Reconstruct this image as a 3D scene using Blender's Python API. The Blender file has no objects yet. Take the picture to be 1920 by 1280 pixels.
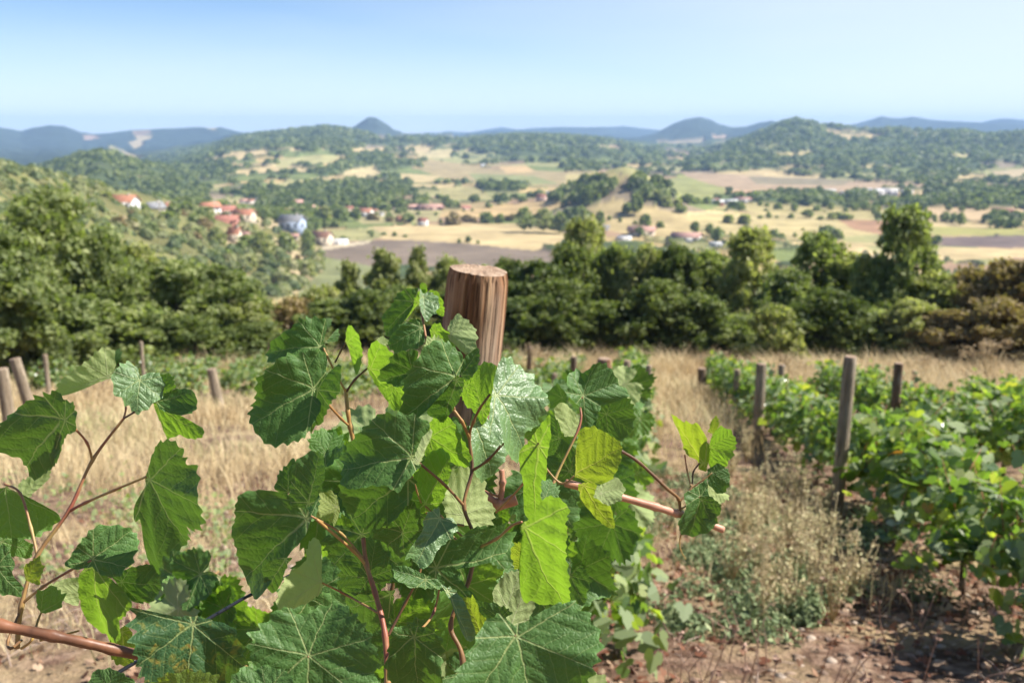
import bpy, math, random
import numpy as np
from mathutils import Vector, Matrix
R = math.radians
sc = bpy.context.scene
col = sc.collection
# ------------------------------------------------------------------ camera, world, sun, exposure
EYE = 1.6; F = 1867.0; PITCH = math.atan(400 / F)
cam = bpy.data.cameras.new("camera"); cam_o = bpy.data.objects.new("camera", cam); col.objects.link(cam_o)
cam.sensor_width = 36; cam.lens = 35.0; cam.clip_start = 0.05; cam.clip_end = 60000
cam_o.location = (0, 0, EYE); cam_o.rotation_euler = (R(90) - PITCH, 0, 0)
cam.dof.use_dof = True; cam.dof.focus_distance = 1.08; cam.dof.aperture_fstop = 8.5
sc.camera = cam_o
SUN_AZ, SUN_EL = R(86), R(47)
SUN = Vector((math.sin(SUN_AZ) * math.cos(SUN_EL), math.cos(SUN_AZ) * math.cos(SUN_EL), math.sin(SUN_EL)))
world = bpy.data.worlds.new("World"); sc.world = world; world.use_nodes = True
wn = world.node_tree; bg = wn.nodes["Background"]
sky = wn.nodes.new("ShaderNodeTexSky"); sky.sky_type = 'NISHITA'; sky.sun_disc = False
sky.sun_elevation = SUN_EL; sky.sun_rotation = SUN_AZ; sky.altitude = 600; sky.air_density = 0.6; sky.dust_density = 0.2; sky.ozone_density = 3.0
g_ = wn.nodes.new("ShaderNodeGamma"); g_.inputs[1].default_value = .92
mx_ = wn.nodes.new("ShaderNodeMix"); mx_.data_type = 'RGBA'; mx_.blend_type = 'MULTIPLY'; mx_.inputs[0].default_value = 1; mx_.inputs[7].default_value = (1.07, 1.14, 1.16, 1)
wn.links.new(sky.outputs[0], g_.inputs[0]); wn.links.new(g_.outputs[0], mx_.inputs[6])
# thin milky haze low over the horizon, a little more of it towards the sun
tc_ = wn.nodes.new("ShaderNodeTexCoord"); sx_ = wn.nodes.new("ShaderNodeSeparateXYZ"); wn.links.new(tc_.outputs["Generated"], sx_.inputs[0])
def wmap(src, a, b, c, d):
    v = wn.nodes.new("ShaderNodeMapRange"); v.interpolation_type = 'SMOOTHSTEP'; wn.links.new(src, v.inputs[0])
    for i, k in enumerate((a, b, c, d)): v.inputs[i + 1].default_value = k
    return v.outputs[0]
def wmath(op, a, b):
    m = wn.nodes.new("ShaderNodeMath"); m.operation = op; m.use_clamp = True
    for i, k in enumerate((a, b)):
        if isinstance(k, float): m.inputs[i].default_value = k
        else: wn.links.new(k, m.inputs[i])
    return m.outputs[0]
cn_ = wn.nodes.new("ShaderNodeTexNoise"); cn_.inputs["Scale"].default_value = 2.2; cn_.inputs["Detail"].default_value = 6; cm_ = wn.nodes.new("ShaderNodeMapping"); cm_.inputs["Scale"].default_value = (1, 1, 7); wn.links.new(tc_.outputs["Generated"], cm_.inputs[0]); wn.links.new(cm_.outputs[0], cn_.inputs[0])
side = wmath('MULTIPLY', wmap(sx_.outputs[0], -.35, .6, 0., .75), wmap(sx_.outputs[2], .5, .12, 0., 1.))
low = wmap(sx_.outputs[2], .13, 0., 0., .55)
vf_ = wmath('ADD', wmath('MAXIMUM', side, low), wmath('MULTIPLY', wmap(cn_.outputs[0], .45, .75, 0., .10), wmap(sx_.outputs[2], .6, .3, 0., 1.)))
m2_ = wn.nodes.new("ShaderNodeMix"); m2_.data_type = 'RGBA'; wn.links.new(vf_, m2_.inputs[0]); wn.links.new(mx_.outputs[2], m2_.inputs[6]); m2_.inputs[7].default_value = (5.6, 6.1, 6.6, 1)
wn.links.new(m2_.outputs[2], bg.inputs[0]); bg.inputs[1].default_value = 0.089
sun_d = bpy.data.lights.new("sun", 'SUN'); sun_d.energy = 5.0; sun_d.angle = R(0.5); sun_d.color = (1.0, 0.95, 0.87)
sun_o = bpy.data.objects.new("sun", sun_d); col.objects.link(sun_o)
sun_o.rotation_euler = SUN.to_track_quat('Z', 'Y').to_euler(); sun_o.location = (30, -5, 40)
sc.view_settings.view_transform = 'Standard'; sc.view_settings.look = 'None'
sc.view_settings.exposure = 0.95; sc.view_settings.gamma = 1.0
sc.cycles.use_denoising = True; sc.cycles.max_bounces = 6; sc.cycles.transparent_max_bounces = 6
sc.cycles.volume_bounces = 2; sc.cycles.use_adaptive_sampling = True; sc.cycles.adaptive_threshold = 0.02
sc.cycles.caustics_reflective = False; sc.cycles.caustics_refractive = False
rng = np.random.default_rng(7); random.seed(7)

# ------------------------------------------------------------------ helpers
CP, SP = math.cos(PITCH), math.sin(PITCH)
def ray(px, py):
    u = (px - 960) / F; v = (640 - py) / F
    return Vector((u, CP + v * SP, -SP + v * CP))          # depth 1 along the view axis
def at(px, py, d):
    return Vector((0, 0, EYE)) + ray(px, py) * d
def azel(px, py):
    d = ray(px, py); h = math.hypot(d.x, d.y)
    return math.atan2(d.x, d.y), d.z / h
def tag(o, label=None, cat=None, group=None, kind=None):
    if label: o['label'] = label
    if cat: o['category'] = cat
    if group: o['group'] = group
    if kind: o['kind'] = kind
    return o
def link(name, data, parent=None, mat=None):
    o = bpy.data.objects.new(name, data); col.objects.link(o)
    if parent: o.parent = parent
    if mat and data is not None:
        for m in (mat if isinstance(mat, (list, tuple)) else [mat]): data.materials.append(m)
    return o
def mesh_np(name, V, Fa, smooth=False, attr=None, uv=None):
    """V (n,3); Fa list of int arrays (m,k) with the same k in each"""
    me = bpy.data.meshes.new(name); V = np.asarray(V, dtype=np.float32)
    if not isinstance(Fa, list): Fa = [Fa]
    Fa = [np.asarray(f, dtype=np.int32) for f in Fa if len(f)]
    loops = np.concatenate([f.ravel() for f in Fa]); tot = np.concatenate([np.full(len(f), f.shape[1], np.int32) for f in Fa])
    start = np.concatenate([[0], np.cumsum(tot)[:-1]]).astype(np.int32)
    me.vertices.add(len(V)); me.vertices.foreach_set("co", V.ravel())
    me.loops.add(len(loops)); me.loops.foreach_set("vertex_index", loops)
    me.polygons.add(len(tot)); me.polygons.foreach_set("loop_start", start); me.polygons.foreach_set("loop_total", tot)
    if smooth: me.polygons.foreach_set("use_smooth", np.ones(len(tot), dtype=bool))
    if attr:
        for k, a in attr.items():
            a = np.asarray(a, dtype=np.float32)
            if a.ndim == 1:
                at_ = me.attributes.new(k, 'FLOAT', 'POINT'); at_.data.foreach_set("value", a)
            else:
                if a.shape[1] == 3: a = np.concatenate([a, np.ones((len(a), 1), np.float32)], 1)
                at_ = me.attributes.new(k, 'FLOAT_COLOR', 'POINT'); at_.data.foreach_set("color", a.ravel())
    if uv is not None:
        ul = me.uv_layers.new(name="UVMap"); ul.data.foreach_set("uv", np.asarray(uv, np.float32)[loops].ravel())
    me.update(); me.validate()
    return me
def hsh(ix, iy, s=0):
    n = (ix.astype(np.int64) * 374761393 + iy.astype(np.int64) * 668265263 + s * 974634777) & 0xffffffff
    n = ((n ^ (n >> 13)) * 1274126177) & 0xffffffff
    return ((n ^ (n >> 16)) & 0xffff) / 65535.0
def vnoise(x, y, s=0):
    x = np.asarray(x, float); y = np.asarray(y, float)
    ix = np.floor(x); iy = np.floor(y); fx = x - ix; fy = y - iy
    fx = fx * fx * (3 - 2 * fx); fy = fy * fy * (3 - 2 * fy); ix = ix.astype(np.int64); iy = iy.astype(np.int64)
    a = hsh(ix, iy, s); b = hsh(ix + 1, iy, s); c = hsh(ix, iy + 1, s); d = hsh(ix + 1, iy + 1, s)
    return (a * (1 - fx) + b * fx) * (1 - fy) + (c * (1 - fx) + d * fx) * fy
def fbm(x, y, s=0, o=3):
    t = 0; a = .5; k = 0
    for i in range(o): t = t + a * vnoise(x * 2**i, y * 2**i, s + i * 17); k += a; a *= .5
    return t / k
def sstep(t):
    t = np.clip(t, 0, 1); return t * t * (3 - 2 * t)

class NT:                                   # tiny node-building helper
    def __init__(s, name):
        s.m = bpy.data.materials.new(name); s.m.use_nodes = True; s.t = s.m.node_tree; s.t.nodes.clear()
        s.out = s.t.nodes.new("ShaderNodeOutputMaterial")
    def n(s, typ, ins=None, **kw):
        nd = s.t.nodes.new("ShaderNode" + typ)
        for k, v in kw.items(): setattr(nd, k, v)
        for k, v in (ins or {}).items(): s.set(nd.inputs[k], v)
        return nd
    def set(s, inp, v):
        if isinstance(v, bpy.types.NodeSocket): s.t.links.new(v, inp)
        else:
            if inp.type == 'RGBA' and len(v) == 3: v = (*v, 1)
            inp.default_value = v
    def ma(s, op, a, b=0.0, c=0.0, clamp=False):
        nd = s.t.nodes.new("ShaderNodeMath"); nd.operation = op; nd.use_clamp = clamp
        s.set(nd.inputs[0], a); s.set(nd.inputs[1], b); s.set(nd.inputs[2], c); return nd.outputs[0]
    def mix(s, f, a, b, mode='MIX'):
        nd = s.t.nodes.new("ShaderNodeMix"); nd.data_type = 'RGBA'; nd.blend_type = mode
        s.set(nd.inputs[0], f); s.set(nd.inputs[6], a); s.set(nd.inputs[7], b); return nd.outputs[2]
    def noise(s, scale, vec=None, detail=3, rough=.55, dist=0):
        nd = s.n("TexNoise", {"Scale": scale, "Detail": detail, "Roughness": rough, "Distortion": dist})
        if vec is not None: s.set(nd.inputs["Vector"], vec)
        return nd.outputs[0]
    def mapr(s, v, a, b, c=0.0, d=1.0, smooth=False):
        nd = s.n("MapRange", {0: v, 1: a, 2: b, 3: c, 4: d}); nd.clamp = True
        if smooth: nd.interpolation_type = 'SMOOTHSTEP'
        return nd.outputs[0]
    def ramp(s, v, stops):
        nd = s.n("ValToRGB", {0: v}); cr = nd.color_ramp
        while len(cr.elements) < len(stops): cr.elements.new(.5)
        for e, (p, c) in zip(cr.elements, stops): e.position = p; e.color = (*c, 1)
        return nd.outputs[0]
    def bump(s, h, strength, dist, nrm=None):
        nd = s.n("Bump", {"Strength": strength, "Distance": dist, "Height": h})
        if nrm is not None: s.set(nd.inputs["Normal"], nrm)
        return nd.outputs[0]
    def pr(s, colr, rough=.8, nrm=None, spec=.3, **kw):
        nd = s.n("BsdfPrincipled", {"Base Color": colr, "Roughness": rough, "Specular IOR Level": spec})
        if nrm is not None: s.set(nd.inputs["Normal"], nrm)
        for k, v in kw.items(): s.set(nd.inputs[k], v)
        return nd.outputs[0]
    def end(s, sh):
        s.set(s.out.inputs[0], sh); return s.m
def plain(name, c, rough=.7, spec=.3):
    t = NT(name); n = t.noise(3.0, t.n("TexCoord").outputs["Object"])
    return t.end(t.pr(t.mix(t.mapr(n, .35, .65), tuple(x * .85 for x in c), c), rough, spec=spec))

# ------------------------------------------------------------------ terrain
FLOOR = -58.4
bx = [-400, -60, 0, 36, 52, 120, 300, 420, 1e6]; bz = [40, 10, 0, -7.3, -11.5, -30, -54, FLOOR, FLOOR]
def ridge(pts, Rs, wf, wb, back=.6):
    a = [azel(x, y) for x, y in pts]; az = [q[0] for q in a]; te = [q[1] for q in a]
    xs = [p[0] for p in pts]
    RR = [np.interp(x, [p[0] for p in Rs], [p[1] for p in Rs]) if isinstance(Rs, list) else Rs for x in xs]
    return (np.array(az), np.array([EYE + t * r for t, r in zip(te, RR)]), np.array(RR), wf, wb, back)
RID = dict(
 A=ridge([(-900,330),(-200,310),(0,322),(60,336),(150,356),(250,374),(330,394),(400,408),(470,424),(540,444),(620,470)], [(-900,280),(0,360),(250,470),(620,520)], 290, 260, 1.0),
 B=ridge([(30,345),(70,330),(110,312),(150,298),(185,290),(215,296),(260,312),(320,325),(400,345),(440,352)], 1250, 420, 400, 1.0),
 C=ridge([(200,352),(260,338),(330,305),(400,283),(440,266),(500,257),(560,250),(600,245),(640,246),(690,256),(740,262),(820,262),(880,266),(940,262),(980,260),(1060,262),(1120,268),(1180,280),(1250,300),(1310,322)], [(200,2300),(700,2900),(1310,2300)], 1900, 900, .3),
 D=ridge([(560,275),(610,264),(650,250),(676,236),(692,227),(706,226),(720,236),(740,250),(760,256),(800,264),(860,270)], 3700, 500, 500, .9),
 E=ridge([(-1200,235),(-200,240),(0,242),(40,248),(65,241),(90,237),(120,239),(150,250),(175,254),(200,253),(250,246),(330,243),(410,240),(440,248),(480,258),(560,266),(640,272)], 4400, 1250, 1500, .4),
 F=ridge([(740,270),(800,258),(880,256),(930,258),(960,246),(1000,242),(1050,240),(1130,240),(1155,247),(1200,254),(1260,252),(1340,262)], 6200, 900, 900, .5),
 F2=ridge([(760,266),(810,252),(840,247),(880,250),(920,243),(940,240),(960,243),(1000,248),(1100,242),(1170,238),(1220,244),(1300,252)], 6900, 900, 380, .3),
 G=ridge([(1120,285),(1180,268),(1230,252),(1265,233),(1290,225),(1312,222),(1335,228),(1350,236),(1372,241),(1400,240),(1425,232),(1445,229),(1470,234),(1500,242),(1560,262)], 4400, 900, 900, .6),
 H=ridge([(1180,330),(1250,308),(1330,290),(1400,266),(1440,250),(1470,238),(1493,231),(1515,234),(1540,243),(1600,246),(1700,250),(1800,253),(1850,262),(1920,256),(2100,250),(2900,240)], [(1180,2000),(1500,2500),(2900,2500)], 1150, 900, .5),
 I=ridge([(1480,250),(1540,240),(1600,235),(1635,226),(1655,219),(1672,223),(1690,224),(1710,221),(1760,228),(1850,232),(1920,236),(2100,236),(2900,236)], 5800, 1300, 1300, .5),
 J=ridge([(1780,240),(1840,230),(1880,224),(1920,226),(2000,232),(2300,236)], 6900, 900, 380, .3))
def base(x, y):
    z = np.interp(y, bx, bz)
    return z
AZW = azel(330, 300)[0]
def H0(x, y):
    x = np.asarray(x, float); y = np.asarray(y, float)
    r = np.hypot(x, y); az = np.arctan2(x, y); z = base(x, y)
    z = np.where(r > 45, np.maximum(z, FLOOR), z)
    dip = 112 * sstep((r - 1330) / 600) * (1 - sstep((r - 4300) / 900)) * (1 - sstep((az - AZW) / .09)); z = z - dip
    und = (fbm(x / 260, y / 260, 3) - .5) * np.clip((r - 500) / 1500, 0, 1) * 9
    z = z + np.abs(und) * .4
    ids = np.zeros(z.shape, int)
    for k, (nm, (a, zc, Rr, wf, wb, bk)) in enumerate(RID.items(), 1):
        c = np.interp(az, a, zc); RR = np.interp(az, a, Rr)
        edge = sstep((az - a[0]) / .03) * sstep((a[-1] - az) / .03)
        s = sstep((r - (RR - wf)) / wf) * (1 - bk * sstep((r - RR) / wb)) * edge
        if nm in 'CE': s = s * .35 + .65 * np.clip((r - (RR - wf)) / wf, 0, 1) * (1 - bk * sstep((r - RR) / wb)) * edge
        fl_ = FLOOR - (112 if nm == 'E' else 0); zz = fl_ + (c - fl_) * s
        if wf > 400: zz = zz + s * (1 - s) * (fbm(x / 330, y / 330, 11 + k) - .5) * 4 * min((RR.max()) * .011, 40)
        m = (zz > z) & (s > 0.02)
        ids = np.where(m, k, ids); z = np.where(m, zz, z)
    # knoll in the middle distance
    for (kx, ky, hh, sx, sy, rot) in KNOLL:
        dx = x - kx; dy = y - ky; c_, s_ = math.cos(rot), math.sin(rot)
        u = (dx * c_ + dy * s_) / sx; v = (-dx * s_ + dy * c_) / sy
        z = z + hh * np.exp(-(u * u + v * v) ** .85 * .5)
    return z, ids
kd = 700.0
def fl(px, py):   # floor point under a pixel
    a, t = azel(px, py); r = (FLOOR - EYE) / t; return math.sin(a) * r, math.cos(a) * r
k1 = fl(1180, 405); k2 = fl(1110, 395)
KNOLL = [(k1[0], k1[1] + 25, 22, 20, 45, 0), (k1[0] - 26, k1[1] + 40, 11, 22, 40, 0), (k1[0] + 30, k1[1] + 25, 10, 24, 50, 0)]
RT = np.geomspace(2, 12000, 2600)
def hit(px, py):
    a, t = azel(px, py)
    zz, _ = H0(np.sin(a) * RT, np.cos(a) * RT)
    w = np.nonzero(EYE + t * RT < zz)[0]
    r = RT[w[0]] if len(w) else RT[-1]
    return Vector((math.sin(a) * r, math.cos(a) * r, float(zz[w[0]] if len(w) else FLOOR)))
def hz(x, y): return float(H0(np.array([x]), np.array([y]))[0][0])
def inpoly(px, py, poly):
    c = np.zeros(px.shape, bool); j = len(poly) - 1
    for i in range(len(poly)):
        xi, yi = poly[i]; xj, yj = poly[j]
        c ^= ((yi > py) != (yj > py)) & (px < (xj - xi) * (py - yi) / (yj - yi + 1e-9) + xi); j = i
    return c
STRAW = (.42, .31, .15); STRAW2 = (.48, .37, .2); PLOUGH = (.2, .155, .12); GREENF = (.17, .2, .07); PALEG = (.28, .27, .12); SOIL = (.3, .2, .13)
WOOD = (.055, .08, .035); SCRUB = (.09, .12, .03); CREAM = (.5, .42, .3)
PAL = np.array([STRAW, STRAW2, PALEG, GREENF, SOIL, (.33, .25, .13), (.3, .28, .13), (.24, .19, .13)])
FIELDS = [  # surveyed fields: outline on the ground, colour
 ([(450,455),(520,478),(640,480),(720,495),(700,545),(560,560),(430,525)], (.2,.21,.1)),
 ([(430,480),(560,470),(640,476),(600,500),(470,500)], (.22,.24,.1)),
 ([(560,460),(640,455),(700,450),(860,450),(1010,465),(1060,480),(1040,500),(700,500),(600,480)], PLOUGH),
 ([(610,440),(700,425),(860,418),(990,420),(1060,435),(1050,462),(1000,470),(860,455),(700,447)], STRAW2),
 ([(600,432),(700,428),(720,440),(700,450),(620,452)], (.3,.28,.13)),
 ([(540,460),(600,462),(695,451),(694,456),(600,470),(560,482)], CREAM),
 ([(830,400),(880,392),(1000,378),(1090,378),(1000,402),(900,408),(820,408)], (.45,.32,.16)),
 ([(640,395),(830,392),(820,415),(680,420)], (.32,.28,.14)),
 ([(1090,395),(1150,372),(1210,385),(1280,400),(1330,420),(1300,450),(1180,440),(1110,425)], (.4,.31,.16)),
 ([(1280,405),(1500,395),(1640,400),(1640,440),(1500,450),(1330,440)], (.42,.34,.17)),
 ([(1400,372),(1500,385),(1660,395),(1640,410),(1480,400),(1330,392)], (.36,.3,.14)),
 ([(1570,412),(1700,415),(1650,440),(1600,430)], (.34,.2,.12)),
 ([(1740,385),(1960,380),(1960,410),(1740,415)], (.44,.32,.19)),
 ([(1740,425),(1960,430),(1960,443),(1740,440)], (.3,.28,.1)),
 ([(1760,445),(1960,440),(1960,465),(1770,462)], (.16,.12,.11)),
 ([(1760,464),(1960,467),(1960,480),(1760,490)], STRAW2),
 ([(1230,338),(1290,330),(1360,345),(1360,372),(1300,378),(1250,360)], (.27,.27,.1)),
 ([(1260,322),(1400,328),(1560,340),(1700,342),(1750,350),(1560,360),(1400,362),(1330,345)], (.36,.26,.17)),
 ([(1400,330),(1600,338),(1580,348),(1420,346)], (.24,.2,.13)),
 ([(1360,355),(1440,360),(1470,368),(1380,372)], (.5,.32,.2)),
 ([(800,300),(900,315),(1010,320),(1130,325),(1190,330),(1130,355),(1000,350),(860,345),(790,320)], (.33,.26,.14)),
 ([(880,325),(1000,330),(1050,345),(900,350)], (.24,.25,.11)),
 ([(935,313),(985,310),(1005,322),(950,325)], (.5,.35,.18)),
 ([(1060,328),(1150,322),(1180,335),(1120,352),(1060,345)], (.4,.33,.15)),
 ([(820,352),(900,350),(920,372),(830,375)], (.32,.28,.13)),
 ([(655,282),(720,277),(722,290),(660,292)], (.5,.38,.2)), ([(780,286),(856,282),(858,296),(785,297)], (.46,.38,.2)),
 ([(640,325),(700,315),(720,330),(650,340)], (.46,.37,.2)), ([(750,325),(830,330),(800,343),(755,340)], (.46,.36,.19)),
 ([(515,300),(600,290),(640,292),(620,305),(520,315)], (.36,.33,.15)), ([(510,345),(600,332),(610,340),(520,357)], (.38,.34,.16)),
 ([(1440,292),(1520,286),(1525,296),(1440,300)], (.42,.34,.17)), ([(1410,278),(1460,275),(1462,285),(1412,287)], (.34,.33,.13)),
 ([(1598,315),(1640,313),(1638,325),(1600,325)], (.45,.37,.2)), ([(1655,316),(1680,315),(1678,324),(1655,324)], (.4,.35,.18)),
 ([(1770,295),(1825,290),(1820,302),(1775,304)], (.4,.34,.17)), ([(1860,322),(1960,312),(1960,335),(1870,338)], (.42,.33,.2)),
 ([(1740,305),(1760,300),(1755,315),(1742,316)], (.36,.32,.16)),
 ([(380,430),(480,435),(470,470),(400,470)], (.36,.3,.17)), ([(200,400),(300,420),(280,445),(210,430)], (.3,.25,.12)),
 ([(154,254),(178,255),(190,262),(160,264)], (.4,.28,.22)), ([(1336,257),(1362,256),(1362,264),(1338,265)], (.45,.3,.2)),
 ([(1230,268),(1320,262),(1322,272),(1235,276)], (.4,.32,.2)), ([(1100,256),(1150,256),(1150,260),(1100,261)], (.45,.36,.22)),
]
WOODPOLY = [[(1340,375),(1400,368),(1560,362),(1700,358),(1960,345),(1960,392),(1800,388),(1600,392),(1420,385)],
 [(1090,340),(1150,338),(1140,360),(1120,392),(1060,385)], [(1195,340),(1240,345),(1262,378),(1230,385),(1195,372)],
 [(1530,320),(1960,335),(1960,348),(1700,345),(1500,330)], [(960,255),(1060,252),(1080,275),(980,280)], [(430,270),(640,245),(700,262),(620,280),(500,300),(430,340),(330,340),(330,305)],
 [(850,272),(1240,290),(1240,305),(1100,300),(860,285)], [(470,360),(760,345),(780,365),(700,392),(480,385)], [(900,345),(1000,345),(980,360),(900,362)]]
def landcover(x, y, z, ids):
    """vertex base colours: fields, woods (far ones tinted towards haze blue), scrub; returns colour, wood mask"""
    r = np.hypot(x, y); dx, dy, dz = x, y, z - EYE
    dd = np.maximum(dy * CP - dz * SP, 1e-3)
    px = 960 + F * dx / dd; py = 640 - F * (dz * CP + dy * SP) / dd
    # field mosaic: jittered cells, longer across the view than deep
    cs = np.clip(r * .075, 40, 260); lv = 2.0 ** np.round(np.log2(cs / 60)); 
    gx = x / (60 * lv) + (vnoise(x / 300, y / 300, 5) - .5) * .6; gy = y / (75 * lv) + (vnoise(x / 300, y / 300, 6) - .5) * .6
    ix = np.floor(gx).astype(int); iy = np.floor(gy).astype(int)
    best = np.full(x.shape, 9.); second = np.full(x.shape, 9.); key = np.zeros(x.shape)
    for i in (-1, 0, 1):
        for j in (-1, 0, 1):
            jx = ix + i; jy = iy + j
            d = np.abs(gx - (jx + .2 + .6 * hsh(jx, jy, 1))) * .9 + np.abs(gy - (jy + .2 + .6 * hsh(jx, jy, 2)))
            k = hsh(jx, jy, 9)
            m = d < best; second = np.where(m, best, np.minimum(second, d)); key = np.where(m, k, key); best = np.where(m, d, best)
    C = PAL[(key * 7.99).astype(int)] * (.85 + .3 * vnoise(x / 25, y / 25, 8))[:, None]
    hedge = (second - best < .09) & (vnoise(x / 45, y / 45, 31) > .4)
    dens = np.full(x.shape, .2)
    names = ['-'] + list(RID)
    frac = dict(A=.62, B=.85, C=.42, D=.9, E=.93, F=.9, F2=1, G=.9, H=.56, I=.95, J=1)
    for k, nm in enumerate(names):
        if k: dens = np.where(ids == k, frac[nm], dens)
    dens = np.where((ids == 3) & (px < 700), .72, dens); dens = np.where((ids == 3) & (py > 322), .3, dens); dens = np.where((ids == 3) & (py > 276) & (px > 490), .24, dens)
    nz = fbm(x / (r * .05 + 30), y / (r * .05 + 30), 21, 4)
    nz = (nz - .5) * 1.7 + .5
    wood = (nz < dens) | (hedge & (r > 300))
    for poly, c in FIELDS:
        m = inpoly(px, py, poly) & (r > 250); C[m] = np.array(c) * (.92 + .16 * vnoise(x[m] / 14, y[m] / 14, 4))[:, None]; wood &= ~m
    wobx = px + (vnoise(x / 40, y / 40, 91) - .5) * 30; woby = py + (vnoise(x / 40, y / 40, 92) - .5) * 8
    for poly in WOODPOLY: wood |= inpoly(wobx, woby, poly) & (r > 300) & (nz < .68)
    wood &= (r > 60)
    C[wood] = np.array(WOOD) * (.75 + .6 * vnoise(x[wood] / 18, y[wood] / 18, 44))[:, None] + np.array([.02, .012, 0]) * vnoise(x[wood] / 60, y[wood] / 60, 45)[:, None]
    A = (ids == 1) & (r > 60)
    nh = fbm(x[A] / 22, y[A] / 22, 61, 4)[:, None]; nh = np.clip((nh - .5) * 3 + .5, 0, 1)
    ca = np.array([(.16, .15, .055)]) * (1 - nh) + np.array([(.42, .33, .2)]) * nh
    C[A & ~wood] = ca[~wood[A]] if A.any() else C[A & ~wood]
    C[A & wood] = np.array([(.17, .165, .065)]) * (.7 + .6 * vnoise(x / 9, y / 9, 44))[A & wood][:, None]
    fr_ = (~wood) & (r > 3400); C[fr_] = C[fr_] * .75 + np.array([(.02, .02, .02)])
    far = wood & (r > 3400); C[far] = np.array([(.038, .058, .05)]) * (.8 + .4 * vnoise(x / 60, y / 60, 44))[far][:, None]  # distant woods get a bluer, darker colour with haze mixed in
    near = (r <= 60) | ((r < 260) & (ids == 0)); C[near] = np.array([(.2, .15, .08)]) * (.7 + .5 * nz[near])[:, None]
    return C, wood & (r > 260), px, py
def build_terrain():
    az = np.concatenate([np.arange(-180, -42, 6.), np.arange(-42, -31, 1.), np.arange(-31, 31, .1), np.arange(31, 42, 1.), np.arange(42, 180.1, 6.)])
    az = np.radians(az); na = len(az)
    rr = np.concatenate([[0.0], np.geomspace(.4, 60, 170), np.geomspace(60.9, 1200, 330)[0:], np.geomspace(1208, 4000, 190), np.geomspace(4035, 7250, 110)])
    rr[170] = 60
    A, Rr = np.meshgrid(az, rr); x = (np.sin(A) * Rr).ravel(); y = (np.cos(A) * Rr).ravel()
    z, ids = H0(x, y); r = np.hypot(x, y)
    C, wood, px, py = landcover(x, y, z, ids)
    amp = np.clip(r * .0035, 2.5, 13); cell = np.clip(r * .008, 6, 60)
    lv = 2.0 ** np.floor(np.log2(cell / 6)); z = z + wood * (.35 + vnoise(x / (8 * lv), y / (8 * lv), 77)) * amp * np.where(r > 4000, .38, 1)
    z = z + (r < 60) * (fbm(x / 1.1, y / 1.1, 50) - .5) * .09 * np.clip(r - .3, 0, 1)
    V = np.stack([x, y, z], 1); n = len(rr)
    cuts = [0, 171, 171 + 329, 171 + 330 + 189, n - 1]; names = ["vineyard_ground", "valley", "hills", "mountains"]
    labels = ["dry brown vineyard soil sloping down from the camera", "patchwork valley floor of straw, green and ploughed fields",
              "rounded wooded hills with pale fields beyond the valley", "distant blue hazy mountains along the horizon"]
    for k in range(4):
        a, b = cuts[k], cuts[k + 1]
        Vs = V[a * na:(b + 1) * na]; i, j = np.meshgrid(np.arange(b - a), np.arange(na - 1), indexing='ij')
        q = (i * na + j).ravel(); Fq = np.stack([q, q + na, q + na + 1, q + 1], 1)
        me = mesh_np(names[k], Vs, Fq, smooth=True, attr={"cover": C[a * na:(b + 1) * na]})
        me.flip_normals() if me.polygons[len(me.polygons) // 2].normal.z < 0 else None
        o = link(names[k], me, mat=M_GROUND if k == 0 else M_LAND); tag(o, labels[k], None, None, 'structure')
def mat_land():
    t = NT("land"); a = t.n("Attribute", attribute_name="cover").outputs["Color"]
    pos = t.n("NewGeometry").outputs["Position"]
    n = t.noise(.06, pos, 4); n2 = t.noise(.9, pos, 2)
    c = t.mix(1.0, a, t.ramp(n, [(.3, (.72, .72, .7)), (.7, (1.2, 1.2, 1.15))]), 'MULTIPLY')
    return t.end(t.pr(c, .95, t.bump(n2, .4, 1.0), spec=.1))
def mat_ground():
    t = NT("vineyard_soil"); pos = t.n("NewGeometry").outputs["Position"]
    n = t.noise(1.1, pos, 5); n2 = t.noise(9, pos, 5, .65); n3 = t.noise(45, pos, 3); v = t.n("TexVoronoi", {"Scale": 26, "Vector": pos})
    c = t.ramp(n2, [(.28, (.04, .024, .017)), (.46, (.13, .075, .05)), (.6, (.25, .165, .115)), (.78, (.4, .3, .22))])
    c = t.mix(t.mapr(n, .45, .65), c, t.mix(n3, (.22, .15, .08), (.5, .39, .22)))
    c = t.mix(t.mapr(v.outputs["Distance"], .0, .22, .55, 0), c, t.mix(v.outputs["Color"], (.25, .09, .04), (.45, .36, .28)))
    h = t.ma('ADD', t.ma('MULTIPLY', n2, 1.0), t.ma('MULTIPLY', n3, .35))
    return t.end(t.pr(c, .95, t.bump(h, .9, .05), spec=.15))
M_LAND = mat_land(); M_GROUND = mat_ground()
build_terrain()
# haze: one closed box of even thin air round everything
def box_np(x0, y0, z0, x1, y1, z1):
    V = [(x, y, z) for x in (x0, x1) for y in (y0, y1) for z in (z0, z1)]
    return V, [(0, 1, 3, 2), (4, 6, 7, 5), (0, 4, 5, 1), (2, 3, 7, 6), (0, 2, 6, 4), (1, 5, 7, 3)]
V_, F_ = box_np(-7350, -7350, FLOOR - 3, 7350, 7350, 75)
hm = NT("haze_air"); pv = hm.n("VolumePrincipled", {"Color": (.42, .63, 1.0), "Density": 1.45e-4, "Anisotropy": 0.0}); hm.t.links.new(pv.outputs[0], hm.out.inputs["Volume"])
hz_o = link("haze", mesh_np("haze", V_, [np.array(F_)]), mat=hm.m); tag(hz_o, "thin blue haze over the far valley", None, None, 'stuff')

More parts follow.
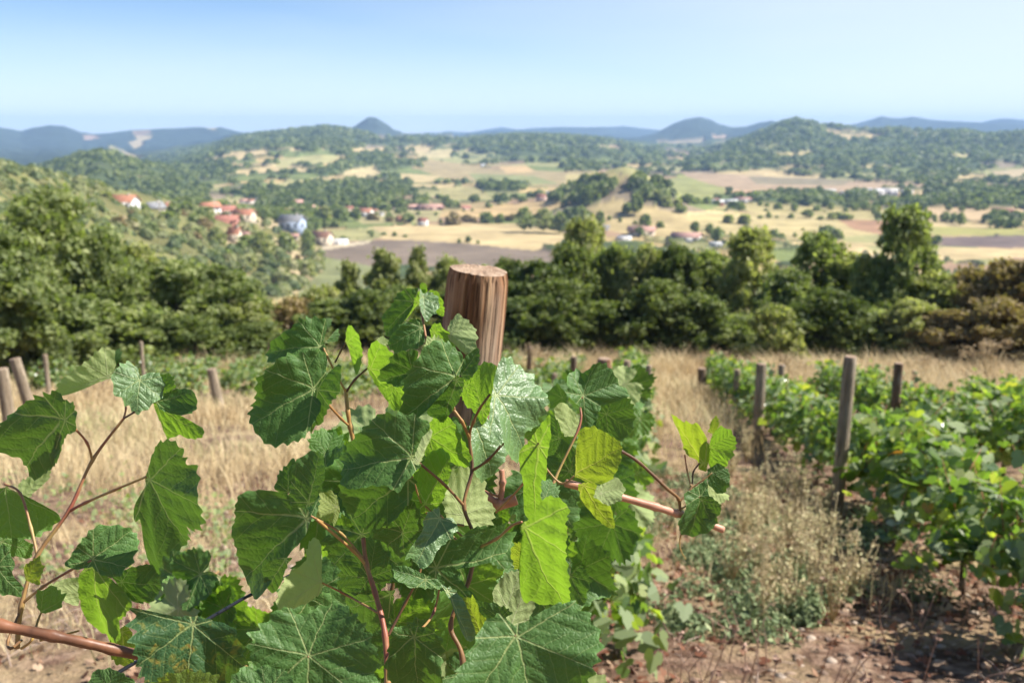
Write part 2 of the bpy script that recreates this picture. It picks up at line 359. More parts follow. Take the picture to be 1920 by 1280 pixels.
# ------------------------------------------------------------------ foliage
def mat_foliage(name, stops, trans=.3, gloss=.55, spec=.25):
    t = NT(name); a = t.n("Attribute", attribute_name="tone").outputs["Fac"]; oi = t.n("ObjectInfo").outputs["Random"]
    v = t.ma('ADD', t.ma('MULTIPLY', a, .8), t.ma('MULTIPLY', oi, .2))
    c = t.ramp(v, stops)
    p = t.pr(c, gloss, spec=spec)
    tr = t.n("BsdfTranslucent", {"Color": t.mix(1.0, c, (1.5, 1.7, .7), 'MULTIPLY')}).outputs[0]
    mx = t.n("MixShader", {0: trans, 1: p, 2: tr}).outputs[0]
    return t.end(mx)
M_TREE = mat_foliage("tree_foliage", [(0, (.085, .115, .038)), (.45, (.2, .24, .09)), (1, (.44, .46, .21))], .42)
M_TREE_Y = mat_foliage("yellowish_foliage", [(0, (.14, .16, .055)), (.45, (.28, .3, .12)), (1, (.52, .49, .26))], .42)
M_TREE_D = mat_foliage("dark_foliage", [(0, (.04, .06, .02)), (.45, (.11, .145, .04)), (1, (.28, .31, .1))], .32)
M_TREE_B = mat_foliage("brown_foliage", [(0, (.16, .14, .06)), (.5, (.28, .21, .1)), (1, (.46, .35, .19))])
M_BARK = plain("bark", (.13, .1, .075), .95)
def quads(P, N, S, rg, asp=1.5):
    """leaf-clump quads at P with normals N and sizes S"""
    n = len(P); a = rg.normal(size=(n, 3)); u = np.cross(N, a); u /= np.linalg.norm(u, axis=1)[:, None] + 1e-9
    v = np.cross(N, u); v /= np.linalg.norm(v, axis=1)[:, None] + 1e-9
    S = S[:, None]; u = u * S * .5; v = v * S * .5 * asp
    V = np.stack([P - u * .55 - v, P + u * .4 - v * .7, P + u - v * .05, P + u * .3 + v, P - u * .8 + v * .5], 1).reshape(-1, 3)
    Fq = np.arange(n * 5).reshape(n, 5)
    return V, Fq
def crown_np(kind, n, size, rg, h=1.0, w=1.0):
    """points of a crown in a unit frame: height 1, width about 1"""
    K = dict(round=180, tall=210, bush=120, conic=120)[kind]; lob = rg.uniform(0, 6.28, 4)
    cs = []; rs = []
    while len(cs) < K:
        t = rg.random(); a = rg.random() * 6.283; q = rg.random() ** .45 * (.78 + .16 * math.sin(3 * a + lob[0]) + .1 * math.sin(5 * a + 7 * t + lob[1])) * rg.uniform(.85, 1.12)
        if kind == 'round': z = .22 + .72 * t; rad = .46 * math.sin(math.pi * min(.98, .2 + .78 * t)) ** .6; br = rg.uniform(.03, .085)
        elif kind == 'tall': z = .12 + .83 * t; rad = .47 * math.sin(math.pi * min(.97, .2 + .76 * t)) ** .7; br = rg.uniform(.035, .08)
        elif kind == 'bush': z = .05 + .8 * t; rad = .5 * math.cos(t * 1.35) ** .6; br = rg.uniform(.04, .1)
        else: z = .1 + .85 * t; rad = (.46 * (1 - t) ** .8 + .02) * rg.uniform(.6, 1.25); br = rg.uniform(.03, .06)
        cs.append((math.cos(a) * rad * q, math.sin(a) * rad * q, z)); rs.append(br)
    cs = np.array(cs); rs = np.array(rs)
    k = rg.choice(K, n, p=rs ** 2 / (rs ** 2).sum()); d = rg.normal(size=(n, 3)); d /= np.linalg.norm(d, axis=1)[:, None]
    rad = rs[k] * (.3 + .8 * rg.random(n)) * np.where(rg.random(n) < .12, 1.6, 1)
    P = cs[k] + d * rad[:, None] * np.array([1, 1, .75]); N = d + rg.normal(size=(n, 3)) * .8; N /= np.linalg.norm(N, axis=1)[:, None]
    tone = np.clip(rg.random(K)[k] * .5 + rg.random(n) * .5, 0, 1)
    P = P * np.array([w, w, h])
    V, Fq = quads(P, N, size * rg.uniform(.6, 1.35, n), rg)
    return V, Fq, np.repeat(tone, 5), cs * np.array([w, w, h])
def tube_np(pts, rad, seg=7):
    pts = np.asarray(pts, float); rad = np.broadcast_to(np.asarray(rad, float), (len(pts),))
    T = np.gradient(pts, axis=0); T /= np.linalg.norm(T, axis=1)[:, None] + 1e-12
    ref = np.array([0.3, .9, .1]) if abs(T[0] @ np.array([0.3, .9, .1])) < .85 else np.array([1., 0, 0])
    V = []
    for p, t, r in zip(pts, T, rad):
        a = np.cross(t, ref); a /= np.linalg.norm(a) + 1e-12; b = np.cross(t, a)
        for k in range(seg):
            q = 2 * math.pi * k / seg; V.append(p + (a * math.cos(q) + b * math.sin(q)) * r)
    V.append(pts[0]); V.append(pts[-1]); n = len(pts); c0 = n * seg; Fq = []; Ft = []
    for i in range(n - 1):
        for k in range(seg):
            k2 = (k + 1) % seg; Fq.append((i * seg + k, i * seg + k2, (i + 1) * seg + k2, (i + 1) * seg + k))
    for k in range(seg):
        k2 = (k + 1) % seg; Ft.append((c0, k2, k)); Ft.append((c0 + 1, (n - 1) * seg + k, (n - 1) * seg + k2))
    return np.array(V), np.array(Fq), np.array(Ft)
class Acc:                                  # collects pieces of ONE part
    def __init__(s): s.V = []; s.q = []; s.t = []; s.p = []; s.n = 0; s.tone = []
    def add(s, V, q=None, t=None, p=None, tone=None):
        if q is not None and len(q): s.q.append(np.asarray(q) + s.n)
        if t is not None and len(t): s.t.append(np.asarray(t) + s.n)
        if p is not None and len(p): s.p.append(np.asarray(p) + s.n)
        s.V.append(V); s.n += len(V); s.tone.append(np.full(len(V), .5) if tone is None else tone)
    def tube(s, pts, rad, seg=7): s.add(*tube_np(pts, rad, seg))
    def mesh(s, name, smooth=True):
        fs = []
        for L in (s.q, s.t, s.p):
            if L: fs.append(np.concatenate(L))
        return mesh_np(name, np.concatenate(s.V), fs, smooth=smooth, attr={"tone": np.concatenate(s.tone)})
def tree_meshes(kind, n, size, seed, trunk=True):
    rg = np.random.default_rng(seed); V, Fq, tone, cs = crown_np(kind, n, size, rg)
    crown = mesh_np("crown", V, Fq, attr={"tone": tone}); tk = None
    if trunk:
        a = Acc(); bend = rg.normal(size=2) * .02
        main = [(0, 0, -.08), (bend[0] * .3, bend[1] * .3, .12), (bend[0], bend[1], .4), (bend[0] * 1.5, bend[1] * 1.8, .72)]
        a.tube(main, [.03, .022, .014, .005], 8)
        for c in cs[rg.choice(len(cs), 12, replace=False)]:
            z0 = rg.uniform(.1, .5) * min(1, c[2]); s0 = np.array([bend[0] * z0, bend[1] * z0, z0]); m = (s0 + c) / 2 + rg.normal(size=3) * .02
            a.tube([s0, m, c], [.009, .006, .002], 5)
        tk = a.mesh("trunk")
    return crown, tk
TM = {}
for k, cnt in (('round', 3), ('tall', 2), ('bush', 2), ('conic', 1)):
    TM[k] = [tree_meshes(k, 13000 if k != 'bush' else 9000, .024 if k != 'bush' else .032, 100 + i + len(k) * 7) for i in range(cnt)]
TREE_I = 0
def place_tree(px, top, dist, wid, kind, mat, label, name="tree", meshes=TM, cat="tree", group="trees beyond the vineyard", base=None, trunk=True):
    global TREE_I; TREE_I += 1
    a, t = azel(px, top); x, y = math.sin(a) * dist, math.cos(a) * dist
    zb = (hz(x, y) if base is None else base) - .1; h = max(EYE + t * dist - zb, .8)
    cr, tk = meshes[kind][TREE_I % len(meshes[kind])]
    o = bpy.data.objects.new(name, None); col.objects.link(o); o.location = (x, y, zb)
    o.rotation_euler = (0, 0, random.random() * 6.28); o.scale = (wid * random.uniform(.85, 1.3), wid * random.uniform(.85, 1.3), h); tag(o, label, cat, group)
    key = cr.name + mat.name
    c = bpy.data.objects.new("crown", MATM(cr, mat)); col.objects.link(c); c.parent = o
    if trunk and tk: k_ = bpy.data.objects.new("trunk", MATM(tk, M_BARK)); col.objects.link(k_); k_.parent = o
    return o
_mm = {}
def MATM(me, mat):                           # one mesh datablock per (shape, material)
    k = (me.name, mat.name)
    if k not in _mm:
        m = me if not len(me.materials) else me.copy()
        m.materials.clear(); m.materials.append(mat); _mm[k] = m
    return _mm[k]
G, Y_, D_, B_ = M_TREE, M_TREE_Y, M_TREE_D, M_TREE_B
EDGE = [  # centre px, top px, distance m, width m, kind, foliage, what sets it apart
 (75,340,37,5.2,'round',G,"tallest leafy green tree at the far left edge of the wood"),
 (-60,400,33,5,'round',G,"green tree cut off by the left edge of the photo"),
 (15,470,33,4,'bush',G,"broad green bush low at the left edge before the tallest tree"),
 (185,425,37,4.6,'round',G,"green tree just right of the tallest left tree"),
 (245,450,41,4.0,'round',Y_,"paler green tree behind the two tallest left trees"),
 (130,540,34,4.2,'bush',G,"wide green bush over the left grapevine's arched shoot"),
 (240,560,34.5,4.0,'bush',G,"rounded bush standing behind the pale arched vine leaves"),
 (330,480,38,4.4,'round',G,"rounded tree in the middle of the left tree clump"),
 (350,590,34.5,5,'round',D_,"low dark bush under the left tree clump"),
 (415,490,38,4.4,'round',G,"bright green domed tree at the right of the left clump"),
 (460,545,37,3.6,'bush',Y_,"light green bush ending the left clump toward the gap"),
 (40,600,33.5,3.6,'bush',G,"low bush behind the leaning posts at the far left"),
 (545,540,44,3.4,'bush',B_,"olive brown bush in the gap beside the left tree clump"),
 (600,520,46,3.6,'bush',Y_,"yellow green bush beside the bare patch in the gap"),
 (650,482,47,4.2,'conic',Y_,"small pointed conifer left of the wooden post"),
 (625,560,42,5.2,'round',D_,"dark bush above the tall vine shoot"),
 (715,460,47,4.8,'conic',Y_,"taller pointed conifer between two others left of the post"),
 (690,540,42,4.6,'round',D_,"dark shrub behind the upright backlit vine leaf"),
 (785,455,47,4.5,'conic',Y_,"pointed conifer nearest the top of the big post"),
 (750,520,44,3.6,'bush',G,"green bush just left of the big post"),
 (845,478,48,3.4,'round',Y_,"pale tree right behind the top of the big post"),
 (905,480,50,3.4,'bush',Y_,"pale green bush showing over the post top"),
 (955,478,47,3.4,'round',D_,"dark tree just right of the post top"),
 (870,535,41,5.5,'round',D_,"dark undergrowth bush behind the post shaft"),
 (1015,482,44,4.2,'round',D_,"dark green tree first in the thick row right of the post"),
 (1095,398,62,5.2,'round',Y_,"light green tree rising above the thick row under the knoll"),
 (1075,455,46,4.2,'round',D_,"dense dark tree below the light green one"),
 (1150,448,47,4.0,'round',G,"green tree below the white sheds in the valley"),
 (1215,450,46,4.0,'round',Y_,"yellow green tree below the pink roofed farmhouse"),
 (1275,455,45,4.2,'round',D_,"very dark tree in the middle of the thick row"),
 (1335,462,46,3.8,'round',G,"mid green tree left of the bright pointed one"),
 (1415,425,44,4.9,'tall',Y_,"bright green pointed tree in the right half"),
 (1475,500,42,3.2,'round',G,"slender tree between the two bright pointed ones"),
 (1540,432,45,5.2,'tall',G,"dark topped tree with ragged crown left of the tallest right one"),
 (1600,470,45,4.6,'tall',Y_,"thin yellowing tree beside the tallest right tree"),
 (1703,382,42,4.9,'tall',G,"tallest tree in the right half of the wood"),
 (1660,480,41.5,3.2,'round',G,"tree leaning against the foot of the tallest right tree"),
 (1765,505,41,3.6,'round',Y_,"pale olive tree right of the tallest right tree"),
 (1830,500,41,3.8,'round',B_,"brownish tree near the right edge of the wood"),
 (1900,480,40,4.0,'round',B_,"reddish brown tree against the right edge"),
 (1985,460,40,4.0,'round',B_,"brown tree cut off by the right edge of the photo"),
 (1455,560,36.5,3.4,'bush',Y_,"pale green rounded bush at the vineyard edge on the right"),
 (1385,585,38,3.6,'round',G,"green bush left of the pale rounded bush"),
 (1310,545,38,5.2,'round',D_,"dark bush behind the path between vine rows"),
 (1235,520,38,4.8,'round',D_,"shadowy bush above the row of stakes"),
 (1150,560,38,5.4,'round',D_,"shadowy bush behind the pale round stake"),
 (1060,520,38,4.4,'round',D_,"dark bush low between the big post and the stakes"),
 (985,555,38,4.8,'round',D_,"dark bush hugging the right side of the big post"),
 (1560,540,38,4.6,'round',D_,"dark bush behind the tall right stake"),
 (1640,575,38,4.2,'round',G,"green bush right of the tall right stake"),
 (1720,560,37.5,4.0,'round',Y_,"olive bush behind the dry grass at the right"),
 (1800,575,37,4.6,'round',B_,"brown bush behind the branching dry thistle"),
 (1880,555,36.5,4.4,'round',B_,"dark brown bush at the right edge over dry grass"),
 (1955,610,36,3.6,'bush',B_,"brown bush cut off at the right over dry grass"),
 (460,600,36,4.6,'round',D_,"low dark bush above the far left vine row"),
 (540,625,37,4.2,'round',D_,"low dark bush left of the tall vine shoot"),
]
for e in EDGE:
    px, top, dist, wid, kind, mat, lab = e
    place_tree(px, top, dist, wid, kind, mat, lab, name="bush" if "bush" in lab else ("tree" if kind != "conic" else "conifer"), cat="bush" if "bush" in lab else "tree") # else ("conifer" if kind == 'conic' else "tree"), cat="bush" if kind == 'bush' else "tree")

# ------------------------------------------------------------------ valley trees
def lowcrown(kind, n, size, seed):
    V, Fq, tone, cs = crown_np(kind, n, size, np.random.default_rng(seed)); return mesh_np("valley_tree", V, Fq, attr={"tone": tone})
LOW = [lowcrown('round', 420, .13, 5), lowcrown('bush', 380, .16, 6), lowcrown('tall', 420, .11, 8)]
def vtree(px, py, hm, wr=1.0, mat=None, lab="", grp="", kind=0, name="valley_tree"):
    p = hit(px, py); mat = mat or G
    o = bpy.data.objects.new(name, MATM(LOW[kind], mat)); col.objects.link(o); o.location = p - Vector((0, 0, .4)); o.rotation_euler = (0, 0, random.random() * 6.28)
    o.scale = (hm * wr, hm * wr, hm); tag(o, lab, "tree", grp); return o
ordn = ["first", "second", "third", "fourth", "fifth", "sixth", "seventh", "eighth", "ninth", "tenth", "eleventh", "twelfth", "thirteenth", "fourteenth", "fifteenth", "sixteenth"]
# singles: base px, height px, width/height, foliage, kind, label
SINGLE = [
 (408,468,42,1.0,Y_,0,"rounded olive tree left of the two cream houses"), (492,488,55,.9,Y_,0,"full olive tree below the blue shed's left side"),
 (534,474,40,1.0,G,0,"dark round tree right below the blue shed"), (578,476,48,.75,G,2,"slim light green tree left of the cream farmhouse"),
 (470,500,26,1.2,Y_,1,"small bush on the edge of the green meadow"), (578,515,30,1.1,Y_,1,"small round bush alone in the green meadow"),
 (325,415,34,1.0,G,0,"green tree right of the grey gabled house"), (352,412,34,1.1,G,0,"green tree before the long red roof"),
 (548,392,18,1.2,G,0,"tree behind the red roof above the blue shed"), (500,405,24,1.0,G,0,"green tree right of the orange roofed house"),
 (640,418,30,1.3,G,0,"large green tree right of the blue shed"), (610,420,34,1.1,Y_,0,"olive tree just right of the blue shed"), (668,415,26,1.1,G,0,"green tree left of the small white house"),
 (984,436,48,.9,G,0,"tall dark tree starting the group beside the straw field"), (1020,436,46,1.0,Y_,0,"olive tree in the group beside the straw field"), (1050,438,42,.9,G,0,"right hand tree of the group beside the straw field"),
 (1125,425,30,.9,G,0,"tree left of the small grey hut"), (1090,425,40,.8,G,0,"dark tree under the knoll's left foot"),
 (1210,425,24,1.3,G,0,"tree above the pink roofed farmhouse"), (1303,438,24,1.0,G,0,"dark tree right behind the long pink roof"), (1330,442,24,.9,G,0,"second dark tree right of the long pink roof"), (1345,455,30,1.0,G,0,"tree over the white sheds right of the long pink roof"),
 (1365,418,18,1.4,Y_,1,"low olive tree on the field below the knoll"), (1395,420,20,1.5,Y_,1,"broad low tree beside another on the field below the knoll"),
 (1801,424,24,.8,G,0,"lone dark tree in the pale field at the right"), (1752,418,16,.7,G,0,"small lone tree left of the lone dark tree"),
 (1779,396,13,1,G,0,"small dark tree above the lone dark tree"), (1803,397,12,1.3,G,0,"small wide tree near the field edge at the right"), (1832,396,14,1.2,G,0,"dark tree of the far right field group"), (1845,395,13,1,G,0,"last tree of the far right field group"),
 (878,455,14,1,G,0,"small bush in the straw field above the post"), (861,456,10,.9,G,1,"tiny bush left of the one in the straw field"), (896,457,8,1.2,G,1,"tiny bush right of the one in the straw field"),
 (740,443,10,1.2,G,1,"little bush on the line across the straw field"), (720,441,7,2,G,1,"flat bush left on the line across the straw field"), (695,438,7,2.4,G,1,"long flat bush on the straw field's left line"), (760,445,7,1.6,G,1,"flat bush right on the line across the straw field"),
 (1193,404,42,.75,G,0,"tall green tree on the knoll's right shoulder"), (1103,385,38,1.0,G,0,"dark tree low on the knoll's left slope"),
 (1130,372,32,1.0,G,0,"dark tree mid way up the knoll's left slope"), (1152,352,20,1.1,G,0,"tree near the knoll's top on its left"), (1075,383,24,1.3,G,0,"dark tree at the knoll's left foot"), (1118,378,30,1.0,G,0,"green tree within the knoll's left clump"), (1145,362,26,1.0,G,0,"green tree high in the knoll's left clump"),
 (1210,380,32,1.0,G,0,"tree on the knoll's right side behind the tall one"), (1232,378,24,1.2,Y_,1,"bushy tree right of the knoll's top"), (1250,388,22,1.2,Y_,1,"yellowish bush on the knoll's right slope"), (1270,388,16,1.4,Y_,1,"last bush on the knoll's right slope"), (1175,398,20,1.2,G,1,"dark bush left of the tall knoll tree"), (1205,340,14,1.6,G,1,"dark bush crowning the knoll's right top"), (1185,338,8,2,G,1,"small bush at the very top of the knoll"),
]
for i, (px, py, hp, wr, m, k, lab) in enumerate(SINGLE):
    p = hit(px, py); r = math.hypot(p.x, p.y); vtree(px, py, hp * r / F, wr, m, lab, "single trees in the valley", k)
# runs of trees along hedges: start px, end px, count, height px
RUNS = [((560,415),(665,408),7,18,G,"hedge behind the blue shed"), ((690,412),(760,416),7,13,B_,"brownish hedge left of the orange hut"),
 ((832,420),(960,416),12,17,B_,"brown hedge above the straw field"), ((870,398),(1010,372),8,11,G,"tree line above the slanting straw field"),
 ((640,392),(760,396),10,13,G,"tree line left of the long pink barns"), ((1290,383),(1335,384),6,12,G,"row left of the red and white barns"),
 ((1420,387),(1690,384),16,11,G,"belt in front of the white factories"), ((1440,394),(1700,397),14,11,G,"lower belt in front of the white factories"),
 ((1700,378),(1930,382),14,17,G,"belt at the far right of the plain"), ((1420,408),(1590,412),10,12,G,"hedge across the straw plain"),
 ((1560,412),(1660,405),5,13,Y_,"short hedge left of the tallest right tree"), ((1870,428),(1925,427),5,8,G,"dark hedge at the right edge of the plain"), ((1460,444),(1530,448),6,9,G,"hedge behind the ragged crown"),
 ((390,400),(520,396),9,13,G,"trees among the village roofs"), ((250,395),(390,412),7,16,G,"trees between the upper village houses"), ((400,490),(480,470),6,24,G,"trees below the two cream houses"),
 ((700,402),(820,402),6,9,G,"hedge below the long pink barns"), ((1140,412),(1240,428),6,10,G,"bushes at the knoll's foot"), ((640,450),(690,446),4,7,G,"bushes beside the pale road")]
for (a, b, n, hp, m, where) in RUNS:
    for i in range(n):
        t = (i + random.uniform(-.6, .6)) / max(1, n - 1); px = a[0] + (b[0] - a[0]) * t; py = a[1] + (b[1] - a[1]) * t + random.uniform(-2, 2.5)
        p = hit(px, py); r = math.hypot(p.x, p.y)
        vtree(px, py, hp * random.choice([.55, .8, 1.0, 1.3]) * random.uniform(.85, 1.15) * r / F, random.uniform(.9, 2.0), m if random.random() < .75 else G, f"{ordn[i]} tree from the left in the {where}", where, random.choice([0, 0, 1, 2]))
# the left hillside's own trees and bushes
HS = []
for i in range(70):
    px = random.uniform(-20, 560); lo = np.interp(px, [-20, 100, 250, 400, 560], [330, 345, 372, 410, 470]); py = lo + random.random() ** .8 * (np.interp(px, [0, 560], [95, 40])) + 4
    if all(math.hypot(px - a_, (py - b_) * 1.5) > 26 for a_, b_ in [(232, 385), (291, 395), (309, 390), (395, 392), (422, 398), (459, 408), (420, 417), (445, 448), (488, 408), (537, 405), (549, 425), (604, 450)]): HS.append((px, py))
HS.sort(key=lambda q: (int(q[1] // 25), q[0])); rows = {}
for px, py in HS:
    band = int(py // 25); rows.setdefault(band, []).append((px, py))
for bi, (band, L) in enumerate(sorted(rows.items())):
    for i, (px, py) in enumerate(L):
        if 380 < px < 660 and 420 < py < 470 and random.random() < .6: continue
        p = hit(px, py); r = math.hypot(p.x, p.y); hp = random.uniform(14, 30)
        lab = f"{['olive','green','brownish'][i % 3]} tree, {ordn[i] if i < 16 else 'last'} from the left in the {['highest','second highest','third highest','fourth','fifth','sixth','second lowest','lowest'][min(bi,7)]} belt of the left hillside"
        vtree(px, py, hp * r / F, random.uniform(.9, 1.4), [Y_, G, B_ if i % 6 == 2 else Y_][i % 3], lab, "trees scattered over the left hillside", random.choice([0, 1, 1]))
# far woods: crowns nobody could count, one object
def woodland(name, lab, n, rmin, rmax, pxr, seed, hmin, hmax, mat, dens=None, scr=False):
    rg = np.random.default_rng(seed); a0 = azel(pxr[0], 300)[0]; a1 = azel(pxr[1], 300)[0]
    az = rg.uniform(a0, a1, n * 6); r = np.exp(rg.uniform(math.log(rmin), math.log(rmax), n * 6)); x = np.sin(az) * r; y = np.cos(az) * r
    z, ids = H0(x, y); C, wood, _, _ = landcover(x, y, z, ids)
    _, _, ppx, ppy = landcover(x, y, z, ids)
    vill = inpoly(ppx, ppy, [(195,365),(330,375),(400,372),(600,395),(650,475),(560,478),(430,470),(370,430),(300,420),(200,405)]) & (rg.random(len(x)) < .8)
    keep = np.nonzero(wood if not scr else (ids == 1) & ~vill)[0][:n]; x, y, z, r = x[keep], y[keep], z[keep], r[keep]; m = len(x)
    k = 26 if not scr else 60; hh = rg.uniform(hmin, hmax, m) * np.clip(r / 1500, .7 if not scr else 1, 1.6)
    d = rg.normal(size=(m, k, 3)); d /= np.linalg.norm(d, axis=2)[..., None]; d[..., 2] = np.abs(d[..., 2]) * 1.0 - .15
    c = np.stack([x, y, z + hh * .4], 1)
    P = (c[:, None] + d * (hh * .5)[:, None, None] * rg.uniform(.8, 1.1, (m, k, 1))).reshape(-1, 3); N = (d + rg.normal(size=d.shape) * .25).reshape(-1, 3); N /= np.linalg.norm(N, axis=1)[:, None]
    tone = np.repeat(np.clip(np.repeat(rg.random(m), k) * .7 + rg.random(m * k) * .3, 0, 1), 5)
    V, Fq = quads(P, N, np.repeat(hh * (.42 if not scr else .3), k), rg)
    tag(link(name, mesh_np(name, V, Fq, attr={"tone": tone}), mat=mat), lab, None, None, 'stuff')
woodland("woodland", "dark woods and hedgerows covering the hills across the valley", 9000, 560, 3000, (-60, 1980), 3, 7, 12, M_TREE_D)
M_SCRUB = mat_foliage("scrub_foliage", [(0, (.05, .08, .03)), (.35, (.14, .18, .07)), (.7, (.27, .28, .12)), (1, (.44, .36, .21))])
woodland("hillside_scrub", "olive scrub covering the hillside at the left", 1000, 120, 560, (-100, 660), 4, 1.6, 6.0, M_SCRUB, scr=True)

# ------------------------------------------------------------------ buildings
CT = {'white': (.8, .78, .75), 'cream': (.68, .58, .45), 'stone': (.45, .4, .33), 'blue': (.38, .45, .58), 'pink': (.62, .45, .38), 'orange': (.6, .34, .2), 'grey': (.5, .5, .5), 'redw': (.42, .19, .14)}
RT_ = {'orange': (.52, .23, .14), 'red': (.42, .18, .13), 'pink': (.52, .3, .24), 'grey': (.3, .3, .31), 'white': (.75, .75, .75), 'brown': (.3, .16, .11), 'steel': (.45, .5, .6)}
MW = {k: plain("render_" + k, v, .85) for k, v in CT.items()}
def mat_tiles(name, c):
    t = NT(name); oc = t.n("TexCoord").outputs["Object"]; w = t.n("TexWave", {"Vector": oc, "Scale": 2.2, "Distortion": 1.0}).outputs[0]
    n = t.noise(1.2, oc); return t.end(t.pr(t.mix(t.ma('MULTIPLY', w, n), c, tuple(x * .6 for x in c)), .85, t.bump(w, .3, .05)))
MR = {k: mat_tiles("roof_" + k, v) for k, v in RT_.items()}
M_WIN = plain("dark_window", (.03, .035, .045), .25, .6)
def boxes(L):
    a = Acc()
    for (x0, y0, z0, x1, y1, z1) in L:
        V, Fb = box_np(x0, y0, z0, x1, y1, z1); a.add(np.array(V, float), q=np.array(Fb))
    return a
def building(px, py, wpx, hpx, wall, roof, lab, rot=15, depth=.75, flat=False, cat="house", name="house", roofh=.35, grp=None, detail=True):
    p = hit(px, py); r = math.hypot(p.x, p.y); wpx *= 1.12; hpx *= 1.12; w = wpx * r / F; h = max(hpx * r / F, 1.5); hw = h * (1 - roofh); d = w * depth
    o = bpy.data.objects.new(name, None); col.objects.link(o); o.location = p - Vector((0, 0, .3)); az = math.atan2(p.x, p.y)
    o.rotation_euler = (0, 0, -az + R(rot)); tag(o, lab, cat, grp)
    a = boxes([(-w / 2, -d / 2, -2, w / 2, d / 2, hw)])
    gx = w / 2
    if not flat: a.add(np.array([(-gx, -d / 2, hw), (-gx, d / 2, hw), (-gx, 0, h * .97), (gx, -d / 2, hw), (gx, d / 2, hw), (gx, 0, h * .97)]), t=np.array([(0, 2, 1), (3, 4, 5)]))
    link("wall", a.mesh("wall", False), o, MW[wall])
    e = .06 * w
    if flat: rm = boxes([(-w / 2 - e * .3, -d / 2 - e * .3, hw + .003, w / 2 + e * .3, d / 2 + e * .3, hw + .35)])
    else:
        rm = Acc(); t_ = .25; sl = (h - hw) / (d / 2); zo = hw - e * sl
        for s in (-1, 1):
            V = np.array([(x, s * (d / 2 + e), zo) for x in (-w / 2 - e, w / 2 + e)] + [(x, 0, h) for x in (w / 2 + e, -w / 2 - e)] + [(x, s * (d / 2 + e), zo + t_) for x in (-w / 2 - e, w / 2 + e)] + [(x, 0, h + t_) for x in (w / 2 + e, -w / 2 - e)], float)
            rm.add(V, q=np.array([(0, 1, 2, 3), (4, 7, 6, 5), (0, 4, 5, 1), (0, 3, 7, 4), (1, 5, 6, 2)]))
    rf = link("roof", rm.mesh("roof", False), o, MR[roof])
    if detail:
        nW = 3 if w > 9 else 2
        for i in range(nW):
            x = -w / 2 + w * (i + .5) / nW
            link("window", boxes([(x - w * .05, -d / 2 - .04, hw * .45, x + w * .05, -d / 2 + .02, hw * .8)]).mesh("window", False), o, M_WIN)
        link("window", boxes([(w / 2 - .02, -d * .1, hw * .45, w / 2 + .04, d * .1, hw * .8)]).mesh("window", False), o, M_WIN)
        link("door", boxes([(-w * .08, -d / 2 - .05, -.1, w * .02, -d / 2 + .02, hw * .38)]).mesh("door", False), o, M_WIN)
        if not flat and wpx > 20: link("chimney", boxes([(w * .2, -.4, h * .8, w * .2 + .8, .4, h * 1.12)]).mesh("chimney", False), rf, MW['stone'])
    return o
B = building
B(232,394,40,24,'white','orange',"white house with bright orange roof alone on the left hillside",-28)
B(150,399,11,9,'white','brown',"tiny white hut left of the orange roofed house",0,detail=False)
B(291,405,26,22,'stone','grey',"pale grey gabled house between the hillside and the village",35)
B(309,396,20,14,'cream','red',"small cream house with red roof behind the grey gabled one",-20)
B(395,399,27,17,'white','orange',"white house with orange roof at the village's left end",20)
B(422,404,32,16,'pink','red',"long dull red roofed house in mid village",-10)
B(459,415,30,20,'cream','orange',"cream house with orange roof left of the blue shed",-25)
B(420,423,44,17,'redw','red',"long low building with red front and red roof",-12)
B(441,456,19,26,'cream','orange',"taller of the two cream houses above the meadow",-25)
B(459,456,17,19,'cream','pink',"smaller cream house joined to the taller one",-25)
B(488,412,11,14,'stone','brown',"narrow stone house left of the blue shed",10)
B(537,408,24,15,'pink','red',"red roofed house behind the blue shed",10)
B(549,437,36,30,'blue','grey',"big light blue metal farm shed",-28,cat="shed",name="farm_shed",roofh=.28)
B(552,448,14,9,'cream','pink',"small cream outbuilding below the blue shed",0)
B(604,459,30,23,'cream','brown',"cream farmhouse right of the blue shed at the road",-28)
B(634,457,30,10,'white','white',"low white annex right of the cream farmhouse",-10,flat=True)
for i, (x, y, w, h) in enumerate([(457,381,12,7),(471,382,9,7),(487,381,11,8),(506,388,11,8),(556,386,18,10)]): B(x,y,w,h,'white',['pink','orange','white','pink','pink'][i],f"{ordn[i]} from the left of the small pale houses strung behind the village",[10,-15,30,0,12][i],detail=i==4,grp="small pale houses behind the village")
B(582,402,15,15,'cream','pink',"cream house with pink roof right of the tree behind the blue shed",15)
B(573,392,9,8,'white','grey',"small white house above the cream one with pink roof",15,detail=False)
B(685,406,24,14,'white','orange',"white house with orange roof at the green meadow",-25)
B(655,396,12,8,'cream','red',"small red roofed house left of the white one at the meadow",0,detail=False)
B(716,405,7,6,'white','grey',"tiny white shed right of the white house",0,detail=False)
B(752,418,13,11,'orange','orange',"orange hut at the end of the brownish hedge",10)
B(793,423,15,13,'white','red',"little white house with red roof in the straw fields",-20)
B(770,393,32,9,'stone','pink',"left long barn with pink roof",4,.4,cat="barn",name="barn"); B(808,394,40,10,'pink','pink',"right and longer barn with pink roof",4,.4,cat="barn",name="barn")
B(869,393,22,7,'pink','red',"small red roofed house right of the long barns",0)
for i, (x, y, w, h) in enumerate([(610,352,8,6),(622,358,9,7),(630,352,7,5),(636,360,8,6),(612,364,7,5),(625,370,9,6),(656,368,9,7),(645,361,7,5)]): B(x,y,w,h,['cream','pink','white'][i%3],['orange','pink','red'][i%3],f"{['cream','pinkish','white'][i%3]} cottage {['at the top left of','near the middle of','at the top of','on the right side of','at the left edge of','at the bottom of','standing apart to the right of','between the middle and right edge of'][i]} the far hamlet",i*20,detail=False,grp="far hamlet cottages")
